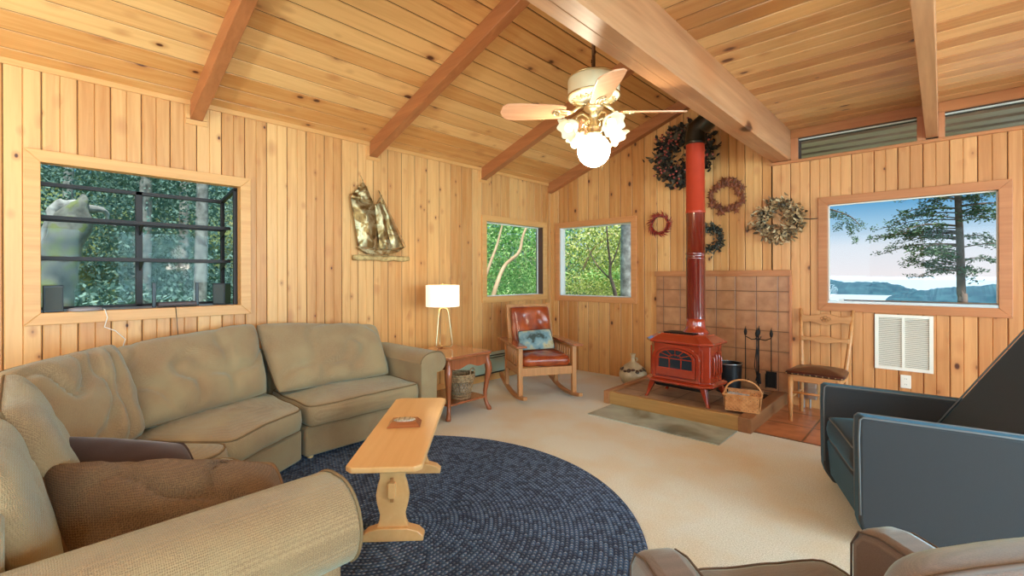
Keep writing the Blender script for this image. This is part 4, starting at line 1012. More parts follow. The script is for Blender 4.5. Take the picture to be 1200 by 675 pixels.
ol = empty('wall_outlet', (-.225, BY, .355), 0, 'cream duplex wall outlet below the vent grille', 'outlet')
mb = MB(); mb.box((-.034, -.007, -.055), (.034, 0, .055)); mb.build('cover_plate', M['white_metal'], ol, bevel=.003)
mb = MB()
for z in (-.023, .023): mb.lathe([(0, .0085), (.016, .0085), (.017, .006), (0, .006)], 16, Matrix.Translation((0, 0, z)) @ Matrix.Rotation(pi / 2, 4, 'X'))
mb.build('receptacle', M['white_metal'], ol)
mb = MB()
for z in (-.023, .023):
    for x in (-.006, .006): mb.box((x - .001, -.0095, z - .004), (x + .001, -.0084, z + .005))
mb.build('slot', M['black'], ol)

# ------------------------------------------------------------------ recliner
rl = empty('recliner', (-.412, 2.985, 0), rad(20.5), 'slate blue grey fabric recliner with thin track arms facing the stove', 'armchair')
# local +X = towards the back, width along Y
hw_, aL, ah = .378, .84, .60
def track_arm(s):
    y0, y1 = (s * hw_, s * (hw_ - .085)); lo, hi = min(y0, y1), max(y0, y1)
    prof = [(0, .50), (.0, .17), (.012, .13), (.05, .09), (aL, .09), (aL, .54), (.03, ah), (.012, ah - .006), (0, ah - .03)]
    prof = [(0.0, .585), (0.0, .12), (.012, .08), (.05, .022), (aL, .022), (aL, .55), (.012, .60)]
    mb = MB(); mb.prism([(x, 0, z) for x, z in prof], (0, 1, 0), lo, hi); o = mb.build('armrest', M['recliner'], rl, bevel=.014, seg=3, auto=50)
    for yy in (lo + .004, hi - .004):
        piping([(.005, yy, .15), (.0, yy, .5), (.004, yy, .585), (.016, yy, .597), (.4, yy, .577), (aL, yy, .552)], .0045, M['recliner_pipe'], o, closed=False)
track_arm(1); track_arm(-1)
mb = MB(); mb.box((.04, -hw_ + .08, .055), (aL - .03, hw_ - .08, .29)); mb.build('base', M['recliner'], rl, bevel=.02, seg=3)
wi = hw_ - .088
mb, p1, p2 = box_cushion([(.005, -wi), (.6, -wi), (.6, wi), (.005, wi)], .29, .42, r=.03, dome=.02, seed=4, wr=.003); so = mb.build('seat_cushion', M['recliner'], rl, smooth=True)
piping(p1, .0045, M['recliner_pipe'], so); piping(p2, .0045, M['recliner_pipe'], so)
mb = MB(); mb.prism([(.012, 0, .285), (.16, 0, .285), (.16, 0, .06), (.10, 0, .055), (.03, 0, .075)], (0, 1, 0), -wi, wi); mb.build('footrest', M['recliner'], rl, bevel=.015, seg=3, auto=50)
q = [(.56, wi, .33), (.56, -wi, .33), (.90, -wi - .05, 1.03), (.90, wi + .05, 1.03)]
mb = MB(); sec = []
bp = [(.50, .40), (.56, .36), (.74, .34), (.86, .40), (1.10, .94), (1.11, 1.02), (1.05, 1.07), (.97, 1.06), (.91, 1.01), (.70, .70)]
mb.prism([(x, 0, z) for x, z in bp], (0, 1, 0), -wi - .0, wi + .0); o = mb.build('backrest', M['recliner'], rl, bevel=.03, seg=4, auto=60)
for s in (-1, 1): piping([(x, s * (wi - .006), z) for x, z in bp[4:] + bp[:1]], .0045, M['recliner_pipe'], o, closed=False)
mb = MB(); mb.lathe([(0, 0), (.25, 0), (.25, .02), (.05, .03), (.04, .056), (0, .056)], 28, Matrix.Translation((.43, 0, 0))); mb.build('swivel_base', M['black'], rl, auto=40)

# ------------------------------------------------------------------ near armchair
ac = empty('armchair', (-.345, 1.40, 0), math.atan2(-.62, .78), 'taupe velvet armchair with piped edges at the bottom edge of the view', 'armchair')
# local +X towards its back
def arm2(s):
    y0, y1 = sorted((s * .395, s * .27)); prof = [(-.03, .06), (.78, .06), (.78, .49), (.55, .525), (.06, .55), (.0, .54), (-.03, .495)]
    mb = MB(); mb.prism([(x, 0, z) for x, z in prof], (0, 1, 0), y0, y1); o = mb.build('armrest', M['taupe'], ac, bevel=.03, seg=4, auto=60)
    for yy in (y0 + .006, y1 - .006): piping([(-.026, yy, .12), (-.024, yy, .48), (.0, yy, .527), (.06, yy, .543), (.55, yy, .518), (.78, yy, .485)], .003, M['taupe_pipe'], o, closed=False)
arm2(1); arm2(-1)
mb = MB(); mb.box((.0, -.272, .06), (.76, .272, .27)); mb.build('base', M['taupe'], ac, bevel=.02, seg=3)
mb, p1, p2 = box_cushion([(-.11, -.265), (.66, -.265), (.66, .265), (-.11, .265)], .27, .40, r=.03, dome=.03, seed=12, wr=.005); so = mb.build('seat_cushion', M['taupe'], ac, smooth=True)
piping(p1, .004, M['taupe_pipe'], so); piping(p2, .004, M['taupe_pipe'], so)
soft(ac, [(.56, .26, .40), (.56, -.26, .40), (.645, -.30, .87), (.645, .30, .87)], .10, .04, M['taupe'], M['taupe_pipe'], .0045, seed=51, wr=.006)
mb = MB(); mb.prism([(.65, 0, .1), (.79, 0, .1), (.86, 0, .78), (.82, 0, .81), (.73, 0, .81), (.65, 0, .40)], (0, 1, 0), -.32, .32); mb.build('backrest', M['taupe'], ac, bevel=.03, seg=3, auto=60)
for x in (.04, .6):
    for y in (-.28, .28):
        mb = MB(); mb.lathe([(.016, 0), (.022, .062)], 10, Matrix.Translation((x, y, 0))); mb.build('leg', M['cherry'], ac)

# ------------------------------------------------------------------ ceiling fan
cf = empty('ceiling_fan', (-1.545, 2.39, 2.01), rad(43), 'ceiling fan with four wooden blades and a lit globe hanging near the beam', 'ceiling fan')
mb = MB(); mb.tube([(0, 0, .45), (0, 0, zc(-1.545) - 2.01 - .01)], .011, 10)
for k in range(40): 
    z = .47 + k * .02
    mb.tube([(.013 * cos(k), .013 * sin(k), z), (.013 * cos(k + .5), .013 * sin(k + .5), z + .02)], .003, 4)
mb.build('down_rod', mat('dark_bronze', S(90, 60, 36), .4, .8), cf, smooth=True)
mb = MB(); zt2 = zc(-1.545) - 2.01; mb.lathe([(.02, zt2 - .09), (.06, zt2 - .06), (.075, zt2 - .02), (.075, zt2 + .02)], 24); mb.build('ceiling_canopy', M['brass'], cf, smooth=True)
cream = mat('cream_enamel', S(226, 206, 164), .3, **{'Coat Weight': .5})
mb = MB(); mb.lathe([(.0, .46), (.05, .458), (.13, .445), (.152, .43), (.156, .42), (.156, .325), (.15, .318)], 40); mo = mb.build('motor_housing', cream, cf, auto=40)
for z, r in ((.435, .152), (.327, .158)):
    mb = MB(); mb.tube([(r * cos(k * pi / 20), r * sin(k * pi / 20), z) for k in range(40)], .005, 6, closed=True); mb.build('brass_band', M['brass'], mo, smooth=True)
mb = MB(); mb.lathe([(.15, .32), (.13, .305), (.07, .30), (.0, .30)], 40); mb.build('filigree_plate', mat('filigree_cream', S(232, 222, 190), .4), mo, auto=40)
mb = MB()
for k in range(24):
    a0 = 2 * pi * k / 24
    mb.tube([((.108 + .024 * cos(j * pi / 4)) * cos(a0 + .07 * sin(j * pi / 4)), (.108 + .024 * cos(j * pi / 4)) * sin(a0 + .07 * sin(j * pi / 4)), .302) for j in range(8)], .0035, 4, closed=True)
mb.build('scrollwork', M['brass'], mo, smooth=True)
for k in range(4):
    R4 = Matrix.Rotation(k * pi / 2, 4, 'Z'); pit = R4 @ Matrix.Translation((0, 0, .235)) @ Matrix.Rotation(rad(17), 4, 'X')
    mb = MB(); pr = [(.17, .048), (.20, .062), (.30, .070), (.45, .078), (.52, .076), (.55, .052), (.568, .0)]
    poly = [(x, y, 0) for x, y in pr] + [(x, -y, 0) for x, y in reversed(pr[:-1])]
    mb.prism(poly, (0, 0, 1), -.004, .004); b = mb.build('blade', M['blade'], cf, bevel=.002, M=pit)
    mb = MB()
    for j in range(3):
        y = (j - 1) * .022; mb.tube([(.12 + .05 * 0, 0, .0), (.16, y * .8, -.008), (.20, y * 1.2, -.008), (.25 - abs(y), y * .4, -.008)], .005, 5)
    mb.tube([(.225 + .02 * cos(t_ * pi / 6), .026 * sin(t_ * pi / 6), -.008) for t_ in range(12)], .006, 5, closed=True)
    mb.tube([(.05, 0, .045), (.09, 0, .03), (.13, 0, .0)], .009, 6); mb.build('blade_iron', M['gold'], b, smooth=True, M=pit)
mb = MB(); mb.lathe([(.03, .30), (.055, .27), (.06, .255), (.05, .24), (.028, .23), (.022, .17), (.035, .15), (.045, .13), (.03, .11), (.045, .105), (.05, .095), (.0, .09)], 24); mb.build('light_fitter', M['gold'], cf, smooth=True)
globe_m = emis('lit_globe', S(255, 244, 216), 60)
mb = MB(); n = 16; mb.lathe([(.098 * sin(pi * k / n), .098 * cos(pi * k / n)) for k in range(n + 1)], 32); gl = mb.build('globe', globe_m, cf, smooth=True)
tul_m = emis('frosted_glass', S(232, 224, 190), .16); tulb = emis('tulip_bulb', S(255, 240, 210), 2.2)
for k, ang in enumerate((205, 115, 25, -65)):
    a0 = rad(ang); d = V((cos(a0), sin(a0), 0)); p = d * .155 + V((0, 0, .13)); ax = (d * .8 + V((0, 0, -.6))).normalized()
    mb = MB(); mb.tube([d * .03 + V((0, 0, .19)), d * .08 + V((0, 0, .21)), d * .12 + V((0, 0, .19)), d * .135 + V((0, 0, .15))], .006, 6); mb.tube([d * .03 + V((0, 0, .15)), d * .06 + V((0, 0, .135)), d * .07 + V((0, 0, .16)), d * .055 + V((0, 0, .175))], .0035, 5); mb.lathe([(.014, -.02), (.022, .0), (.024, .015)], 12, Matrix.Translation(p - ax * .03) @ ax.to_track_quat('Z', 'X').to_matrix().to_4x4())
    arm = mb.build('light_arm', M['gold'], cf, smooth=True)
    Q = Matrix.Translation(p - ax * .03) @ ax.to_track_quat('Z', 'X').to_matrix().to_4x4()
    vs = []; N_ = 40; prof = [(.02, .0), (.034, .015), (.044, .035), (.046, .055), (.054, .068), (.072, .078)]
    for i, (r, z) in enumerate(prof):
        for j in range(N_):
            t_ = 2 * pi * j / N_; amp = max(0, i - 2) * .0022; vs.append(Q @ V(((r + amp * sin(7 * t_)) * cos(t_), (r + amp * sin(7 * t_)) * sin(t_), z + amp * .8 * sin(7 * t_))))
    mb = MB(); mb.add(vs, [(i * N_ + j, i * N_ + (j + 1) % N_, (i + 1) * N_ + (j + 1) % N_, (i + 1) * N_ + j) for i in range(5) for j in range(N_)])
    sh = mb.build('tulip_shade', tul_m, arm, smooth=True)
    mb = MB(); mb.lathe([(0, .02), (.018, .03), (.028, .055), (.02, .075), (0, .082)], 14, Q); mb.build('bulb', tulb, arm, smooth=True)
mb = MB(); mb.tube([(.03, -.03, .1), (.035, -.09, .09), (.03, -.105, -.12)], .0018, 4); mb.lathe([(0, -.15), (.006, -.14), (.004, -.12), (0, -.118)], 8, Matrix.Translation((.03, -.105, 0))); mb.build('pull_chain', M['brass'], cf)

# ------------------------------------------------------------------ metal ship on the wall
sp_ = empty('metal_ship_sculpture', (LX, 2.36, 1.47), 0, 'aged brass sailing ship sculpture on driftwood hung on the plank wall', 'wall sculpture')
def sail(name, quad, bul, seed):
    n = 12; vs = []
    P = [V(q) for q in quad]
    for side in (0, 1):
        for i in range(n + 1):
            for j in range(n + 1):
                u, v = i / n, j / n; b = lerp(lerp(P[0], P[1], u), lerp(P[3], P[2], u), v)
                f = sin(pi * u) * sin(pi * v) ** .6
                vs.append(b + V((bul * f + .012 * noise.noise(V((u * 4 + seed, v * 5, 0))) - side * .004, 0, 0)))
    m = (n + 1) ** 2; fs = []
    for s in (0, 1):
        fs += [(s * m + i * (n + 1) + j, s * m + (i + 1) * (n + 1) + j, s * m + (i + 1) * (n + 1) + j + 1, s * m + i * (n + 1) + j + 1) for i in range(n) for j in range(n)]
    mb = MB(); mb.add(vs, fs); return mb.build(name, M['metal_art'], sp_, smooth=True)
# (x off wall, y along wall rel 2.36, z rel 1.47)
sail('sail', [(.05, -.21, .06), (.05, .0, .04), (.05, -.05, .45), (.05, -.29, .50)], .03, 1)
sail('sail', [(.05, -.29, .50), (.05, -.05, .45), (.05, -.13, .62), (.05, -.165, .66)], .02, 5)
sail('sail', [(.06, .0, .05), (.06, .13, .04), (.06, .02, .50), (.06, -.05, .45)], .03, 9)
sail('sail', [(.05, .13, .05), (.05, .275, .07), (.05, .03, .53), (.05, .03, .50)], .02, 13)
mb = MB()
hull = [(-.23, .05), (-.19, .02), (-.12, -.01), (.1, -.01), (.2, .02), (.285, .075), (.2, .045), (.1, .035), (-.1, .035)]
mb.prism([(.02, y, z) for y, z in hull], (1, 0, 0), 0, .05); mb.build('hull', M['metal_art'], sp_, bevel=.004)
mb = MB(); mb.tube([(.045, -.01, .0), (.045, -.17, .68)], .005, 6); mb.tube([(.055, .13, .0), (.055, .01, .56), (.055, -.01, .60)], .005, 6); mb.tube([(.045, -.3, .52), (.045, -.12, .62)], .003, 5); mb.tube([(.045, .3, .08), (.045, .0, .6)], .003, 5); mb.tube([(.045, -.17, .68), (.012, -.17, .72)], .003, 5); mb.tube([(.05, -.05, .44), (.05, .03, .56)], .004, 5); mb.tube([(.05, -.29, .5), (.05, -.06, .43)], .004, 5)
mb.build('mast', M['metal_art'], sp_)
mb = MB(); rr = random.Random(3); pts = [(.035, -.26 + k * .06, -.045 + rr.uniform(-.004, .004)) for k in range(11)]; mb.tube(pts, [.026 + rr.uniform(-.004, .004) for _ in pts], 10); mb.build('driftwood_base', M['driftwood'], sp_, smooth=True)

# ------------------------------------------------------------------ wreaths
def leafy(mb, n, R, dr, size, rnd, depth=.05, asp=.5, out=.6, cols=None):
    for _ in range(n):
        a0 = rnd.uniform(0, 2 * pi); r = R + rnd.gauss(0, dr); c0 = V((r * cos(a0), -rnd.uniform(.01, depth), r * sin(a0)))
        d = V((cos(a0) * out + rnd.uniform(-1, 1), -rnd.uniform(0, .9), sin(a0) * out + rnd.uniform(-1, 1))).normalized()
        s = d.cross(V((rnd.uniform(-1, 1), rnd.uniform(-1, 1), rnd.uniform(-1, 1)))).normalized(); L = size * rnd.uniform(.6, 1.3); w = L * asp
        b = s.cross(d) * L * .15; mb.col = (rnd.random(), rnd.random(), rnd.random())
        for p in (c0 + d * L,):
            pass
        vs = [c0, c0 + d * L * .35 + s * w * .5 - b, c0 + d * L * .75 + s * w * .4 - b, c0 + d * L, c0 + d * L * .75 - s * w * .4 - b, c0 + d * L * .35 - s * w * .5 - b]
        vs = [V((v.x, min(v.y, -.004), v.z)) for v in vs]
        mb.add(vs, [(0, 1, 2, 3), (0, 3, 4, 5)])
def wreath_ring(R, r, m, par):
    mb = MB(); mb.tube([(R * cos(k * pi / 16), -r - .002, R * sin(k * pi / 16)) for k in range(32)], r, 6, closed=True); return mb.build('ring', m, par, smooth=True)
def berries(mb, n, R, dr, size, rnd, depth):
    for _ in range(n):
        a0 = rnd.uniform(0, 2 * pi); r = R + rnd.gauss(0, dr); c0 = Matrix.Translation((r * cos(a0), -depth * rnd.uniform(.6, 1.1), r * sin(a0)))
        mb.lathe([(0, -size), (size * .8, -size * .5), (size, 0), (size * .8, size * .5), (0, size)], 7, c0)
vine = mat('dark_vine', S(50, 34, 26), .8)
rnd = random.Random(11)
w = empty('berry_wreath', (-2.09, BY - .001, 2.58), 0, 'large dark leafy wreath with red berries high behind the stove pipe', 'wreath'); wreath_ring(.22, .045, vine, w)
mb = MB(); leafy(mb, 1100, .22, .06, .065, rnd, .10, .65); mb.build('leaves', leafmat('dark_wreath_leaves', S(30, 24, 18), S(54, 44, 30), S(100, 84, 62)), w)
mb = MB(); berries(mb, 120, .23, .06, .014, rnd, .135); mb.build('berries', mottled('berry_red', [(.4, S(150, 46, 34)), (.7, S(196, 116, 96))], 30, .5, 0), w, smooth=True)['kind'] = 'stuff'
w = empty('chili_wreath', (-2.385, BY - .001, 1.84), 0, 'small red chili pepper wreath left of the stove pipe', 'wreath'); wreath_ring(.10, .012, vine, w)
mb = MB()
for k in range(64):
    a0 = 2 * pi * k / 64 + rnd.uniform(-.05, .05); R0 = rnd.uniform(.085, .115); c0 = V((R0 * cos(a0), -.02 - rnd.uniform(0, .015), R0 * sin(a0))); tdir = V((-sin(a0), 0, cos(a0))); o_ = V((cos(a0), 0, sin(a0))) * rnd.choice((1, 1, -.35))
    mb.tube([c0, c0 + tdir * .025 + o_ * .02, c0 + tdir * .055 + o_ * .045], [.007, .007, .0015], 5)
mb.build('chili_peppers', mottled('dried_chili', [(.3, S(120, 26, 20)), (.7, S(176, 60, 42))], 20, .35, 0), w, smooth=True)['kind'] = 'stuff'
w = empty('star_wreath', (-1.645, BY - .001, 2.07), 0, 'rusty wreath of metal stars to the upper right of the stove pipe', 'wreath')
rust = mottled('rusty_metal', [(.3, S(96, 44, 22)), (.7, S(140, 74, 38))], 20, .6, .3)
wreath_ring(.155, .004, rust, w)
for k in range(46):
    a0 = 2 * pi * k / 46 + rnd.uniform(-.06, .06); R0 = .15 + rnd.uniform(-.035, .035); sz = rnd.uniform(.036, .05); ph = rnd.uniform(0, 2)
    Mx = Matrix.Translation((R0 * cos(a0), -.02 - rnd.uniform(0, .02), R0 * sin(a0))) @ Matrix.Rotation(rnd.uniform(-.3, .3), 4, 'X')
    pts = [V(((sz if j % 2 == 0 else sz * .42) * cos(ph + j * pi / 5), 0, (sz if j % 2 == 0 else sz * .42) * sin(ph + j * pi / 5))) for j in range(10)]
    mb = MB(); vs = [Mx @ p for p in pts] + [Mx @ V((0, -.007, 0)), Mx @ V((0, .003, 0))]; mb.add(vs, [(j, (j + 1) % 10, 10) for j in range(10)] + [((j + 1) % 10, j, 11) for j in range(10)]); mb.build('star', rust, w)
w = empty('evergreen_wreath', (-1.82, BY - .001, 1.645), 0, 'dark evergreen wreath half hidden behind the red stove pipe', 'wreath'); wreath_ring(.11, .018, vine, w)
mb = MB(); leafy(mb, 420, .115, .025, .035, rnd, .06, .45); mb.build('leaves', leafmat('evergreen_wreath_leaves', S(24, 26, 20), S(44, 48, 36), S(110, 110, 96)), w)
w = empty('dried_leaf_wreath', (-1.155, BY - .001, 1.785), 0, 'round wreath of dried tan and grey leaves left of the lake window', 'wreath'); wreath_ring(.145, .025, vine, w)
mb = MB(); leafy(mb, 800, .15, .036, .052, rnd, .09, .42, .35); mb.build('dried_leaves', leafmat('dried_leaves', S(72, 62, 48), S(156, 124, 84), S(224, 194, 146)), w)
mb = MB(); mb.tube([(.15, -.03, .01), (.25, -.02, -.01), (.335, -.012, -.008)], [.007, .005, .004], 6); mb.tube([(-.2, -.03, -.05), (-.29, -.02, -.08)], .003, 5); mb.build('twig', vine, w)

# ------------------------------------------------------------------ things on the window ledge
zl = H1[2]
def speaker(name, x, y, rz, label):
    r = empty(name, (x, y, zl), rz, label, 'speaker'); mb = MB(); mb.box((-.05, -.045, 0), (.05, .045, .165)); mb.build('cabinet', M['black'], r, bevel=.004)
    mb = MB(); mb.box((.05, -.038, .01), (.055, .038, .155)); mb.build('grille', mat('grille_cloth', S(70, 74, 70), .8), r, bevel=.003); return r
speaker('speaker', -4.05, .155, rad(0), 'small black speaker at the left end of the garden window ledge')
speaker('speaker', -4.16, 1.105, rad(-40), 'small black speaker with grey grille at the right end of the window ledge')
rt = empty('internet_router', (-4.12, .80, zl), 0, 'flat dark router with two upright antennas on the window ledge', 'router')
mb = MB(); mb.box((-.06, -.115, .006), (.06, .115, .034)); mb.build('body', mat('router_brown', S(74, 52, 46), .5), rt, bevel=.006)
for y in (-.13, .13):
    mb = MB(); mb.box((-.012, y - .011, .0), (.006, y + .011, .175)); mb.build('antenna', M['black'], rt, bevel=.003)
pk = MB(); pk.lathe([(0, 0), (.075, 0), (.085, .008), (.08, .018), (.05, .024), (0, .025)], 32, Matrix.Diagonal((.8, 1., 1, 1))); o = pk.build('smart_puck', mat('grey_plastic', S(150, 140, 140), .4), smooth=True); o.location = (-4.0, .30, zl); tag(o, 'flat grey round device lying on the window ledge near its left end', 'device')
mb = MB(); mb.tube([(-4.02, .375, zl + .012), (-3.96, .39, zl + .006), (-3.945, .40, .99), (-3.945, .385, .93), (-3.95, .44, .90), (-3.955, .49, .84), (-3.955, .47, .76), (-3.96, .45, .6)], .003, 6)
tag(mb.build('power_cord', M['white_metal'], smooth=True), 'white cord hanging over the window ledge down behind the sofa', 'cord')
mb = MB(); mb.tube([(-4.05, .76, zl + .008), (-3.955, .765, zl + .004), (-3.95, .77, .96), (-3.955, .78, .8), (-3.96, .76, .6)], .0022, 6)
tag(mb.build('power_cord', M['black'], smooth=True), 'thin dark cord running from the router down behind the sofa', 'cord')

# ------------------------------------------------------------------ dining chandelier (seen mirrored in the garden window)
cd = empty('chandelier', (2.6, 2.25, 1.40), 0, 'three-light chandelier with white cone shades in the dining area', 'chandelier')
mb = MB(); mb.tube([(0, 0, .0), (0, 0, ZF - 1.40)], .008, 8); mb.lathe([(0, -.05), (.02, -.02), (.02, .1), (0, .12)], 12)
for k in range(3): 
    a0 = 2 * pi * k / 3 + .3; mb.tube([(0, 0, .02), (.1 * cos(a0), .1 * sin(a0), -.03), (.17 * cos(a0), .17 * sin(a0), .0)], .006, 6)
mb.build('stem', M['brass'], cd)
for k in range(3):
    a0 = 2 * pi * k / 3 + .3; mb = MB(); mb.lathe([(.08, 0), (.045, .10), (.043, .10), (.078, 0), (.08, 0)], 24, Matrix.Translation((.17 * cos(a0), .17 * sin(a0), .0))); mb.build('lamp_shade', emis('chandelier_shade', S(255, 240, 220), 120), cd, smooth=True)

# ------------------------------------------------------------------ outside
def leaf_mesh(name, blobs, mt, seed, size, parent=None, asp=.5, flat=0.):
    """blobs: (centre, radii, count)"""
    rnd = random.Random(seed); mb = MB(); mb.open = True
    for c0, rad_, n in blobs:
        for _ in range(n):
            while True:
                p = V((rnd.uniform(-1, 1), rnd.uniform(-1, 1), rnd.uniform(-1, 1)))
                if p.length <= 1: break
            P = V(c0) + V((p.x * rad_[0], p.y * rad_[1], p.z * rad_[2])); L = size * rnd.uniform(.6, 1.4)
            d = V((rnd.uniform(-1, 1), rnd.uniform(-1, 1), rnd.uniform(-1, 1) * (1 - flat))).normalized(); s = d.cross(V((rnd.uniform(-1, 1), rnd.uniform(-1, 1), rnd.uniform(-1, 1)))).normalized() * L * asp * .5
            mb.col = (max(.001, min(1, rnd.gauss(.5, .25))), 0, 0)
            mb.add([P, P + d * L * .5 + s, P + d * L, P + d * L * .5 - s], [(0, 1, 2, 3)])
    return mb.build(name, mt, parent)
def tree(name, label, cat='tree', group=None): return empty(name, (0, 0, 0), 0, label, cat, group)
def limb(par, pts, r, m, name='branch', n=10):
    # smooth through the points
    P = [V(p) for p in pts]; out = []; rr = []
    for i in range(len(P) - 1):
        p0 = P[max(i - 1, 0)]; p1 = P[i]; p2 = P[i + 1]; p3 = P[min(i + 2, len(P) - 1)]
        for k in range(6):
            t_ = k / 6; out.append(.5 * ((2 * p1) + (p2 - p0) * t_ + (2 * p0 - 5 * p1 + 4 * p2 - p3) * t_ ** 2 + (3 * p1 - p0 - 3 * p2 + p3) * t_ ** 3)); rr.append(r[i] * (1 - t_) + r[i + 1] * t_)
    out.append(P[-1]); rr.append(r[-1]); mb = MB(); mb.tube(out, rr, n); return mb.build(name, m, par, smooth=True)
# ground and water
gm = mottled('forest_floor', [(.3, S(70, 84, 44)), (.6, S(120, 130, 72)), (.8, S(168, 158, 104))], 1.2, .95, .4)
mb = MB(); nx = 30; vs = []
for i in range(nx + 1):
    for j in range(nx + 1):
        x = -40 + i * 2.2; y = -12 + j * 2.2
        g = -.35 - .04 * max(0, y - 6) + .35 * noise.noise(V((x * .2, y * .2, 0)))
        s = max(0, x + 3.2) if y > 5.2 else max(0, x - 6)
        g -= .55 * s + .10 * max(0, y - 12) * (1 if x > -6 else .2)
        if x < -5: g += .10 * min(10, -5 - x)
        if x < -11.5: g += .55 * min(7, -11.5 - x)
        g = max(g, -19)
        if (x > -4.6 and y < 5.6) : g = min(g, -.35)
        vs.append((x, y, g))
mb.add(vs, [(i * (nx + 1) + j, (i + 1) * (nx + 1) + j, (i + 1) * (nx + 1) + j + 1, i * (nx + 1) + j + 1) for i in range(nx) for j in range(nx)])
tag(mb.build('ground_hillside', gm, smooth=True), kind='structure')
sea = mat('sea_water', S(196, 212, 222), .45); t = NT(sea); nz = t.n('ShaderNodeTexNoise'); nz.inputs['Scale'].default_value = .15; tc = t.n('ShaderNodeTexCoord'); t.l(tc.outputs['Object'], nz.inputs['Vector']); t.bump(nz.outputs[0], .15, 1.)
mb = MB(); mb.box((-3000, 10, -20.5), (3000, 6000, -20)); tag(mb.build('water_bay', sea), kind='structure')
def hills(name, x0, x1, y, prof, m, th=90, seed=0, ztoe=-20.2):
    n = 160; vs = []
    for i in range(n + 1):
        u = i / n; x = x0 + (x1 - x0) * u; k = u * (len(prof) - 1); a_ = int(min(k, len(prof) - 2)); h = prof[a_] + (prof[a_ + 1] - prof[a_]) * (k - a_)
        h += (noise.noise(V((x * .03 + seed, 0, 0))) * 2.2 + noise.noise(V((x * .16 + seed, 3, 0))) * 1.3 + noise.noise(V((x * .5, 5, seed))) * .8) * (1 if h > -18 else 0)
        for (dy, f) in ((0, 0), (th * .1, .45), (th * .3, .8), (th * .5, 1.), (th, 0)):
            z = ztoe + (h - ztoe) * f + (noise.noise(V((x * .2, dy * .1, 1))) * 1.2 if 0 < f < 1 else 0); vs.append((x, y + dy, z))
    mb = MB(); mb.add(vs, [(i * 5 + j, (i + 1) * 5 + j, (i + 1) * 5 + j + 1, i * 5 + j + 1) for i in range(n) for j in range(4)]); tag(mb.build(name, m, smooth=False), kind='structure')
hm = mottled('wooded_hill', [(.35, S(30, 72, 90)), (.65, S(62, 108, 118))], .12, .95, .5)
hills('hill_left', -160, -20, 620, [-1.5, -1.8, -2.5, -3.5, -6, -7, -9, -14], hm, seed=2)
hills('hill_right', -34, 90, 480, [-17, -14, -11, -9.5, -9, -7.5, -5, -2, .5, 1.5, 2, 3], hm, seed=7)
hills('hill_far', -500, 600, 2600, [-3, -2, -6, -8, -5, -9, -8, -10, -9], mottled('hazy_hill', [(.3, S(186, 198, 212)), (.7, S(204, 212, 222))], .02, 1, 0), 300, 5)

# fir behind the lake window
ty = 12.0
fir = tree('fir_tree', 'tall fir tree with layered branches standing beyond the lake window')
limb(fir, [(.30, ty, -9.0), (.285, ty, .0), (.262, ty, .9), (.245, ty, 1.9), (.215, ty, 2.9), (.19, ty, 4.6)], [.12, .075, .068, .058, .05, .02], M['bark_brown'], 'trunk')
rnd = random.Random(21); blobs = []
for k in range(74):
    z = 1.35 + 2.4 * (k / 74); side = rnd.choice((-1, -1, 1)) if z < 3 else rnd.choice((-1, 1)); L = (rnd.uniform(.5, 1.3) if side < 0 else rnd.uniform(.3, .95)) * (1.1 if 1.7 < z < 2.8 else .7)
    if z < 1.75 and side < 0 and L > .9: L = .7
    ang = rnd.uniform(-.9, .9); z0 = z - rnd.uniform(.0, .15); x0 = .25 - .02 * (z - 1)
    dx, dy = side * L * cos(ang * .6), L * sin(ang); sag = rnd.uniform(-.18, .12)
    mid = V((x0 + dx * .5, ty + dy * .5, z0 + .06 + sag * .2)); tip = V((x0 + dx, ty + dy, z0 + sag))
    limb(fir, [(x0, ty, z0), mid, tip], [.014, .009, .003], M['bark_brown'], 'branch', 5)
    for i_ in range(2, 9):
        t_ = i_ / 8; c0 = lerp(lerp((x0, ty, z0), mid, t_), lerp(mid, tip, t_), t_)
        blobs.append((c0 + V((rnd.uniform(-.06, .06), rnd.uniform(-.1, .1), rnd.uniform(-.03, .05))), (.10, .14, .035 + rnd.uniform(0, .03)), 26))
leaf_mesh('needles', blobs, M['needle'], 5, .055, fir, .4, .4)
f2 = tree('fir_tree', 'dark fir bough reaching in at the left side of the lake window')
limb(f2, [(-2.6, 11, -6), (-2.6, 11, 2), (-2.55, 11, 5)], [.16, .13, .08], M['bark_brown'], 'trunk')
limb(f2, [(-2.55, 11, 2.75), (-1.9, 11, 2.65), (-1.35, 11, 2.42), (-1.15, 11, 2.2)], [.03, .022, .012, .004], M['bark_brown'], 'branch', 6)
leaf_mesh('needles', [((-1.95 + .11 * k, 11 + .02 * k, 2.58 - .035 * k - .05 * max(0, k - 4)), (.12, .15, .07 + .008 * k), 90) for k in range(8)] + [((-1.3, 11, 2.12), (.06, .1, .12), 90), ((-1.22, 11, 1.93), (.05, .08, .09), 60), ((-1.5, 11, 2.2), (.07, .1, .12), 70), ((-1.75, 11, 2.35), (.1, .1, .16), 90)], M['needle'], 9, .05, f2, .35, .4)

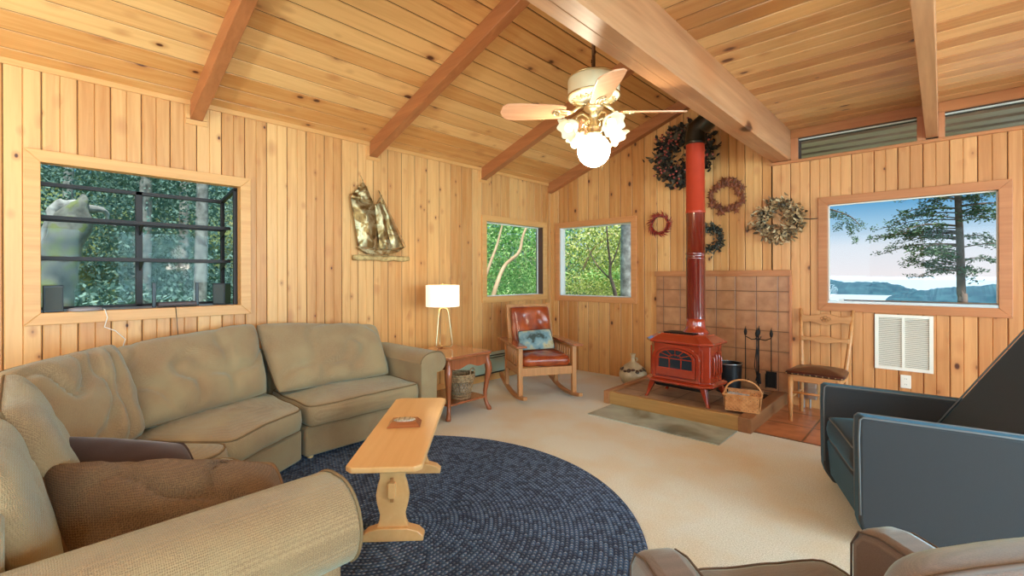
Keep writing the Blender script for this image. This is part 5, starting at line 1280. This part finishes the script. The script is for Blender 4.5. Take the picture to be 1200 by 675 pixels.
# behind windows 2 and 3
mt_ = tree('madrona_tree', 'pale curving madrona trunks seen through the left corner window')
limb(mt_, [(-6.0, 5.55, -.4), (-6.0, 5.9, .75), (-6.02, 6.05, 1.1), (-6.1, 6.35, 1.45), (-6.1, 6.75, 1.72), (-6.15, 6.95, 2.1), (-6.2, 7.4, 2.7)], [.06, .045, .04, .036, .032, .026, .02], M['madrona'], 'trunk')
limb(mt_, [(-6.5, 5.9, -.4), (-6.5, 6.1, .9), (-6.5, 6.35, 1.5), (-6.55, 6.6, 1.9), (-6.6, 6.9, 2.6)], [.04, .035, .03, .025, .015], M['madrona'], 'trunk')
leaf_mesh('foliage', [((-8.2, 8.2, 1.9), (1.2, 2.0, 1.2), 5000), ((-7.2, 8.4, 2.6), (1.0, 1.3, .7), 1800), ((-7.5, 7.0, 2.4), (.8, .8, .5), 500), ((-10, 11, 1.7), (2.5, 3.5, 2.2), 6000)], M['leaf'], 12, .085, mt_)
sb = tree('leafy_shrub', 'bright green shrub filling the lower half of the left corner window', 'shrub')
leaf_mesh('foliage', [((-7.6, 8.6, .95), (.7, 1.0, .55), 3500), ((-7.6, 7.4, .75), (.6, .9, .35), 2200), ((-8.6, 9.2, 1.1), (.8, 1.2, .6), 2000)], M['leaf'], 13, .06, sb)
bt = tree('conifer_tree', 'thick grey barked trunk at the right side of the right corner window')
limb(bt, [(-4.73, 8.55, -2.), (-4.73, 8.55, 1), (-4.72, 8.55, 2.2), (-4.7, 8.55, 4.5)], [.15, .142, .138, .12], M['bark'], 'trunk', 20)
ot = tree('broadleaf_tree', 'dark forked tree with yellow-green leaves in the right corner window')
ot.location = (-.13, 0, 0)
limb(ot, [(-4.97, 8.9, .3), (-5.18, 9.0, .98), (-5.3, 9.05, 1.25), (-5.3, 9.05, 1.55), (-5.35, 9.05, 1.9), (-5.4, 9.05, 2.5)], [.05, .04, .035, .028, .022, .015], M['bark_brown'], 'trunk')
limb(ot, [(-5.25, 9.05, 1.15), (-5.5, 9.05, 1.35), (-5.75, 9.1, 1.6), (-6.0, 9.15, 2.0)], [.022, .018, .014, .008], M['bark_brown'])
limb(ot, [(-6.4, 9.6, 1.4), (-6.15, 9.6, 1.85), (-5.8, 9.5, 2.05), (-5.5, 9.5, 2.25)], [.03, .026, .02, .012], M['madrona'])
limb(ot, [(-5.3, 9.05, 1.45), (-5.15, 9.05, 1.75), (-5.0, 9.05, 2.2)], [.018, .014, .008], M['bark_brown'])
leaf_mesh('foliage', [((-6.0, 10.2, 2.0), (1.5, .8, .7), 3300), ((-5.6, 9.3, 2.2), (.7, .4, .3), 450), ((-5.15, 9.4, 1.9), (.25, .3, .6), 420), ((-7.5, 12.5, 2.0), (2.5, 1.2, 1.6), 4500)], M['leaf_y'], 14, .075, ot)
lb = tree('meadow_shrub', 'sunlit yellow and green undergrowth low in the right corner window', 'shrub')
leaf_mesh('foliage', [((-6.3, 10.6, .75), (1.6, .7, .42), 3800), ((-5.5, 9.9, .7), (.7, .5, .35), 1600), ((-7.2, 11.5, 1.1), (1.5, .8, .35), 2200)], M['leaf_y'], 15, .06, lb)
dg = tree('dark_shrub', 'deep green bush behind the undergrowth in the right corner window', 'shrub')
leaf_mesh('foliage', [((-6.4, 11.4, 1.25), (1.4, .5, .3), 2500), ((-5.3, 10.6, 1.2), (.4, .4, .6), 1500)], M['leaf'], 16, .07, dg)
# dim forest beyond the garden window
mo_ = tree('mossy_tree', 'leaning mossy grey trunk at the left of the garden window')
tk = limb(mo_, [(-6.6, .16, -.6), (-6.6, .24, .8), (-6.6, .29, 1.3), (-6.6, .33, 1.65), (-6.6, .42, 1.92), (-6.6, .50, 2.12)], [.21, .16, .14, .15, .11, .015], M['moss_bark'], 'trunk', 24)
for v in tk.data.vertices:
    c_ = v.co.copy(); q_ = noise.noise(c_ * 5) * .06 + noise.noise(V((c_.x * 14, c_.y * 14, c_.z * 3))) * .03; v.co += V((q_, q_, 0))
tk = limb(mo_, [(-6.65, .16, 1.45), (-6.65, .24, 1.78), (-6.65, .34, 2.0), (-6.65, .60, 1.96), (-6.65, .74, 1.80)], [.03, .07, .07, .045, .01], M['bark'], 'broken_limb', 14)
for v in tk.data.vertices:
    c_ = v.co.copy(); q_ = noise.noise(c_ * 9) * .05; v.co += V((q_, q_, q_))
rnd = random.Random(77)
fx_ = [(-9, 1.3), (-10.5, 2.1), (-8.4, 1.9), (-12, .6), (-13, 2.9), (-11, 3.3), (-9.6, -.4), (-12.5, 1.7)]
for k, (x, y) in enumerate(fx_):
    ftree = tree('forest_tree', 'slim grey forest trunk with dim foliage beyond the garden window', 'tree', 'dim forest trees beyond the garden window')
    limb(ftree, [(x, y, -.5), (x + .05, y + .05, 2), (x, y + .1, 5)], [.10, .085, .06], M['bark'], 'trunk', 8)
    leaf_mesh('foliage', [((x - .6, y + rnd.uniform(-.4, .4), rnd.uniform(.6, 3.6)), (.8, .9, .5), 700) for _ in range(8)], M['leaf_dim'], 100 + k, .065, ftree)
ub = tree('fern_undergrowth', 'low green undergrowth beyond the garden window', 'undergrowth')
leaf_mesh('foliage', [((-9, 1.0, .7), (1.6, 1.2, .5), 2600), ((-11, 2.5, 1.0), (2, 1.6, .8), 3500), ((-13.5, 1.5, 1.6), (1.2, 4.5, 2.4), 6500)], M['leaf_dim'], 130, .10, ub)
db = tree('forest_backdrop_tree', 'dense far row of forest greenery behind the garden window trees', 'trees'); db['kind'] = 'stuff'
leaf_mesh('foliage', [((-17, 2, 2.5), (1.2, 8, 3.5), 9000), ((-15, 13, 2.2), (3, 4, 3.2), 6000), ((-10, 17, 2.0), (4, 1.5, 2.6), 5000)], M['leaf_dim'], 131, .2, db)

# ------------------------------------------------------------------ light
wd = bpy.data.worlds.new('sky'); bpy.context.scene.world = wd; wd.use_nodes = True; t = wd.node_tree; bg = t.nodes['Background']
tc = t.nodes.new('ShaderNodeTexCoord'); sp = t.nodes.new('ShaderNodeSeparateXYZ'); rp = t.nodes.new('ShaderNodeValToRGB')
t.links.new(tc.outputs['Generated'], sp.inputs[0]); t.links.new(sp.outputs[2], rp.inputs[0]); t.links.new(rp.outputs[0], bg.inputs[0])
e = rp.color_ramp.elements; e[0].position = 0.0; e[0].color = S(236, 230, 232); e[1].position = .05; e[1].color = S(220, 226, 234)
for p_, c_ in ((.085, S(160, 200, 226)), (.13, S(80, 156, 204)), (.35, S(90, 160, 205)), (1., S(150, 200, 240))):
    q_ = e.new(p_); q_.color = c_
bg.inputs[1].default_value = 1.0

def area(name, loc, rot, sx, sy, power, col):
    l = bpy.data.lights.new(name, 'AREA'); l.shape = 'RECTANGLE'; l.size = sx; l.size_y = sy; l.energy = power; l.color = col
    o = bpy.data.objects.new(name, l); C.objects.link(o); o.location = loc; o.rotation_euler = rot; return o
cool = (.46, .80, 1.0)
area('daylight_right_a', (RX + .08, -.35, 1.25), (0, rad(90), 0), 2.0, 2.5, 240, cool)
area('daylight_right_b', (RX + .08, 2.85, 1.25), (0, rad(90), 0), 2.0, 2.7, 280, cool)
area('daylight_near_a', (-2.1, NY - .08, 1.35), (rad(90), 0, 0), 2.2, 1.7, 40, (.55, .86, 1.))
area('daylight_near_b', (1.65, NY - .08, 1.25), (rad(90), 0, 0), 3.9, 2.0, 110, (.55, .86, 1.))
def point(name, loc, power, col, r):
    l = bpy.data.lights.new(name, 'POINT'); l.energy = power; l.color = col; l.shadow_soft_size = r
    o = bpy.data.objects.new(name, l); C.objects.link(o); o.location = loc; return o
point('dining_lamp', (2.6, 2.25, 1.75), 20, (1., .95, .85), .12)
point('unseen_fill_right', (1.6, -1.6, 2.35), 90, (.9, .95, .92), .15)  # added fill point out of view, no lamp known there
point('unseen_fill_left', (-2.6, -1.9, 2.4), 60, (.9, .95, .92), .15)  # second added fill point, unseen, lifts the ambient light
def uplight(name, loc, power, col, tilt=(0, 0)):  # added upward spots out of view that brighten the ceilings, no fixtures
    l = bpy.data.lights.new(name, 'SPOT'); l.energy = power; l.color = col; l.spot_size = rad(150); l.spot_blend = .8; l.shadow_soft_size = .15
    o = bpy.data.objects.new(name, l); C.objects.link(o); o.location = loc; o.rotation_euler = (pi + tilt[0], tilt[1], 0)
uplight('ceiling_fill_spot', (-2.6, -1.7, 1.0), 130, (.82, .96, 1.), (rad(-18), 0))
uplight('ceiling_fill_spot', (-1.9, -2.6, .9), 90, (.82, .96, 1.), (rad(-25), 0))
uplight('ceiling_fill_spot', (2.9, 3.6, .8), 130, (.8, .95, 1.), (0, rad(15)))
uplight('ceiling_fill_spot', (2.6, .3, .8), 110, (.8, .96, 1.), (0, rad(15)))
sl = bpy.data.lights.new('sun', 'SUN'); sl.energy = 5.5; sl.angle = rad(4); sl.color = (1, .95, .86)
so_ = bpy.data.objects.new('sun', sl); C.objects.link(so_); so_.rotation_euler = V((.30, -.16, 1)).to_track_quat('Z', 'Y').to_euler()

# ------------------------------------------------------------------ camera
sc = bpy.context.scene
cam = bpy.data.cameras.new('camera'); co = bpy.data.objects.new('camera', cam); C.objects.link(co); sc.camera = co
co.location = (0, 0, 1.25)
cam.sensor_fit = 'HORIZONTAL'; cam.sensor_width = 36; cam.lens = 541 / 1200 * 36
cam.shift_y = -(337.5 - 323.5) / 1200
co.matrix_world = Matrix.Translation((0, 0, 1.25)) @ Matrix.Rotation(.75, 4, 'Z') @ Matrix.Rotation(pi / 2, 4, 'X') @ Matrix.Rotation(-.0029, 4, 'Z')
cam.clip_end = 10000; cam.clip_start = .02
sc.view_settings.view_transform = 'Standard'; sc.view_settings.look = 'None'; sc.view_settings.gamma = 1; sc.view_settings.exposure = .14
sc.view_settings.use_curve_mapping = False
sc.cycles.use_denoising = True
sc.cycles.max_bounces = 10; sc.cycles.diffuse_bounces = 6; sc.cycles.transparent_max_bounces = 16; sc.cycles.sample_clamp_indirect = 6
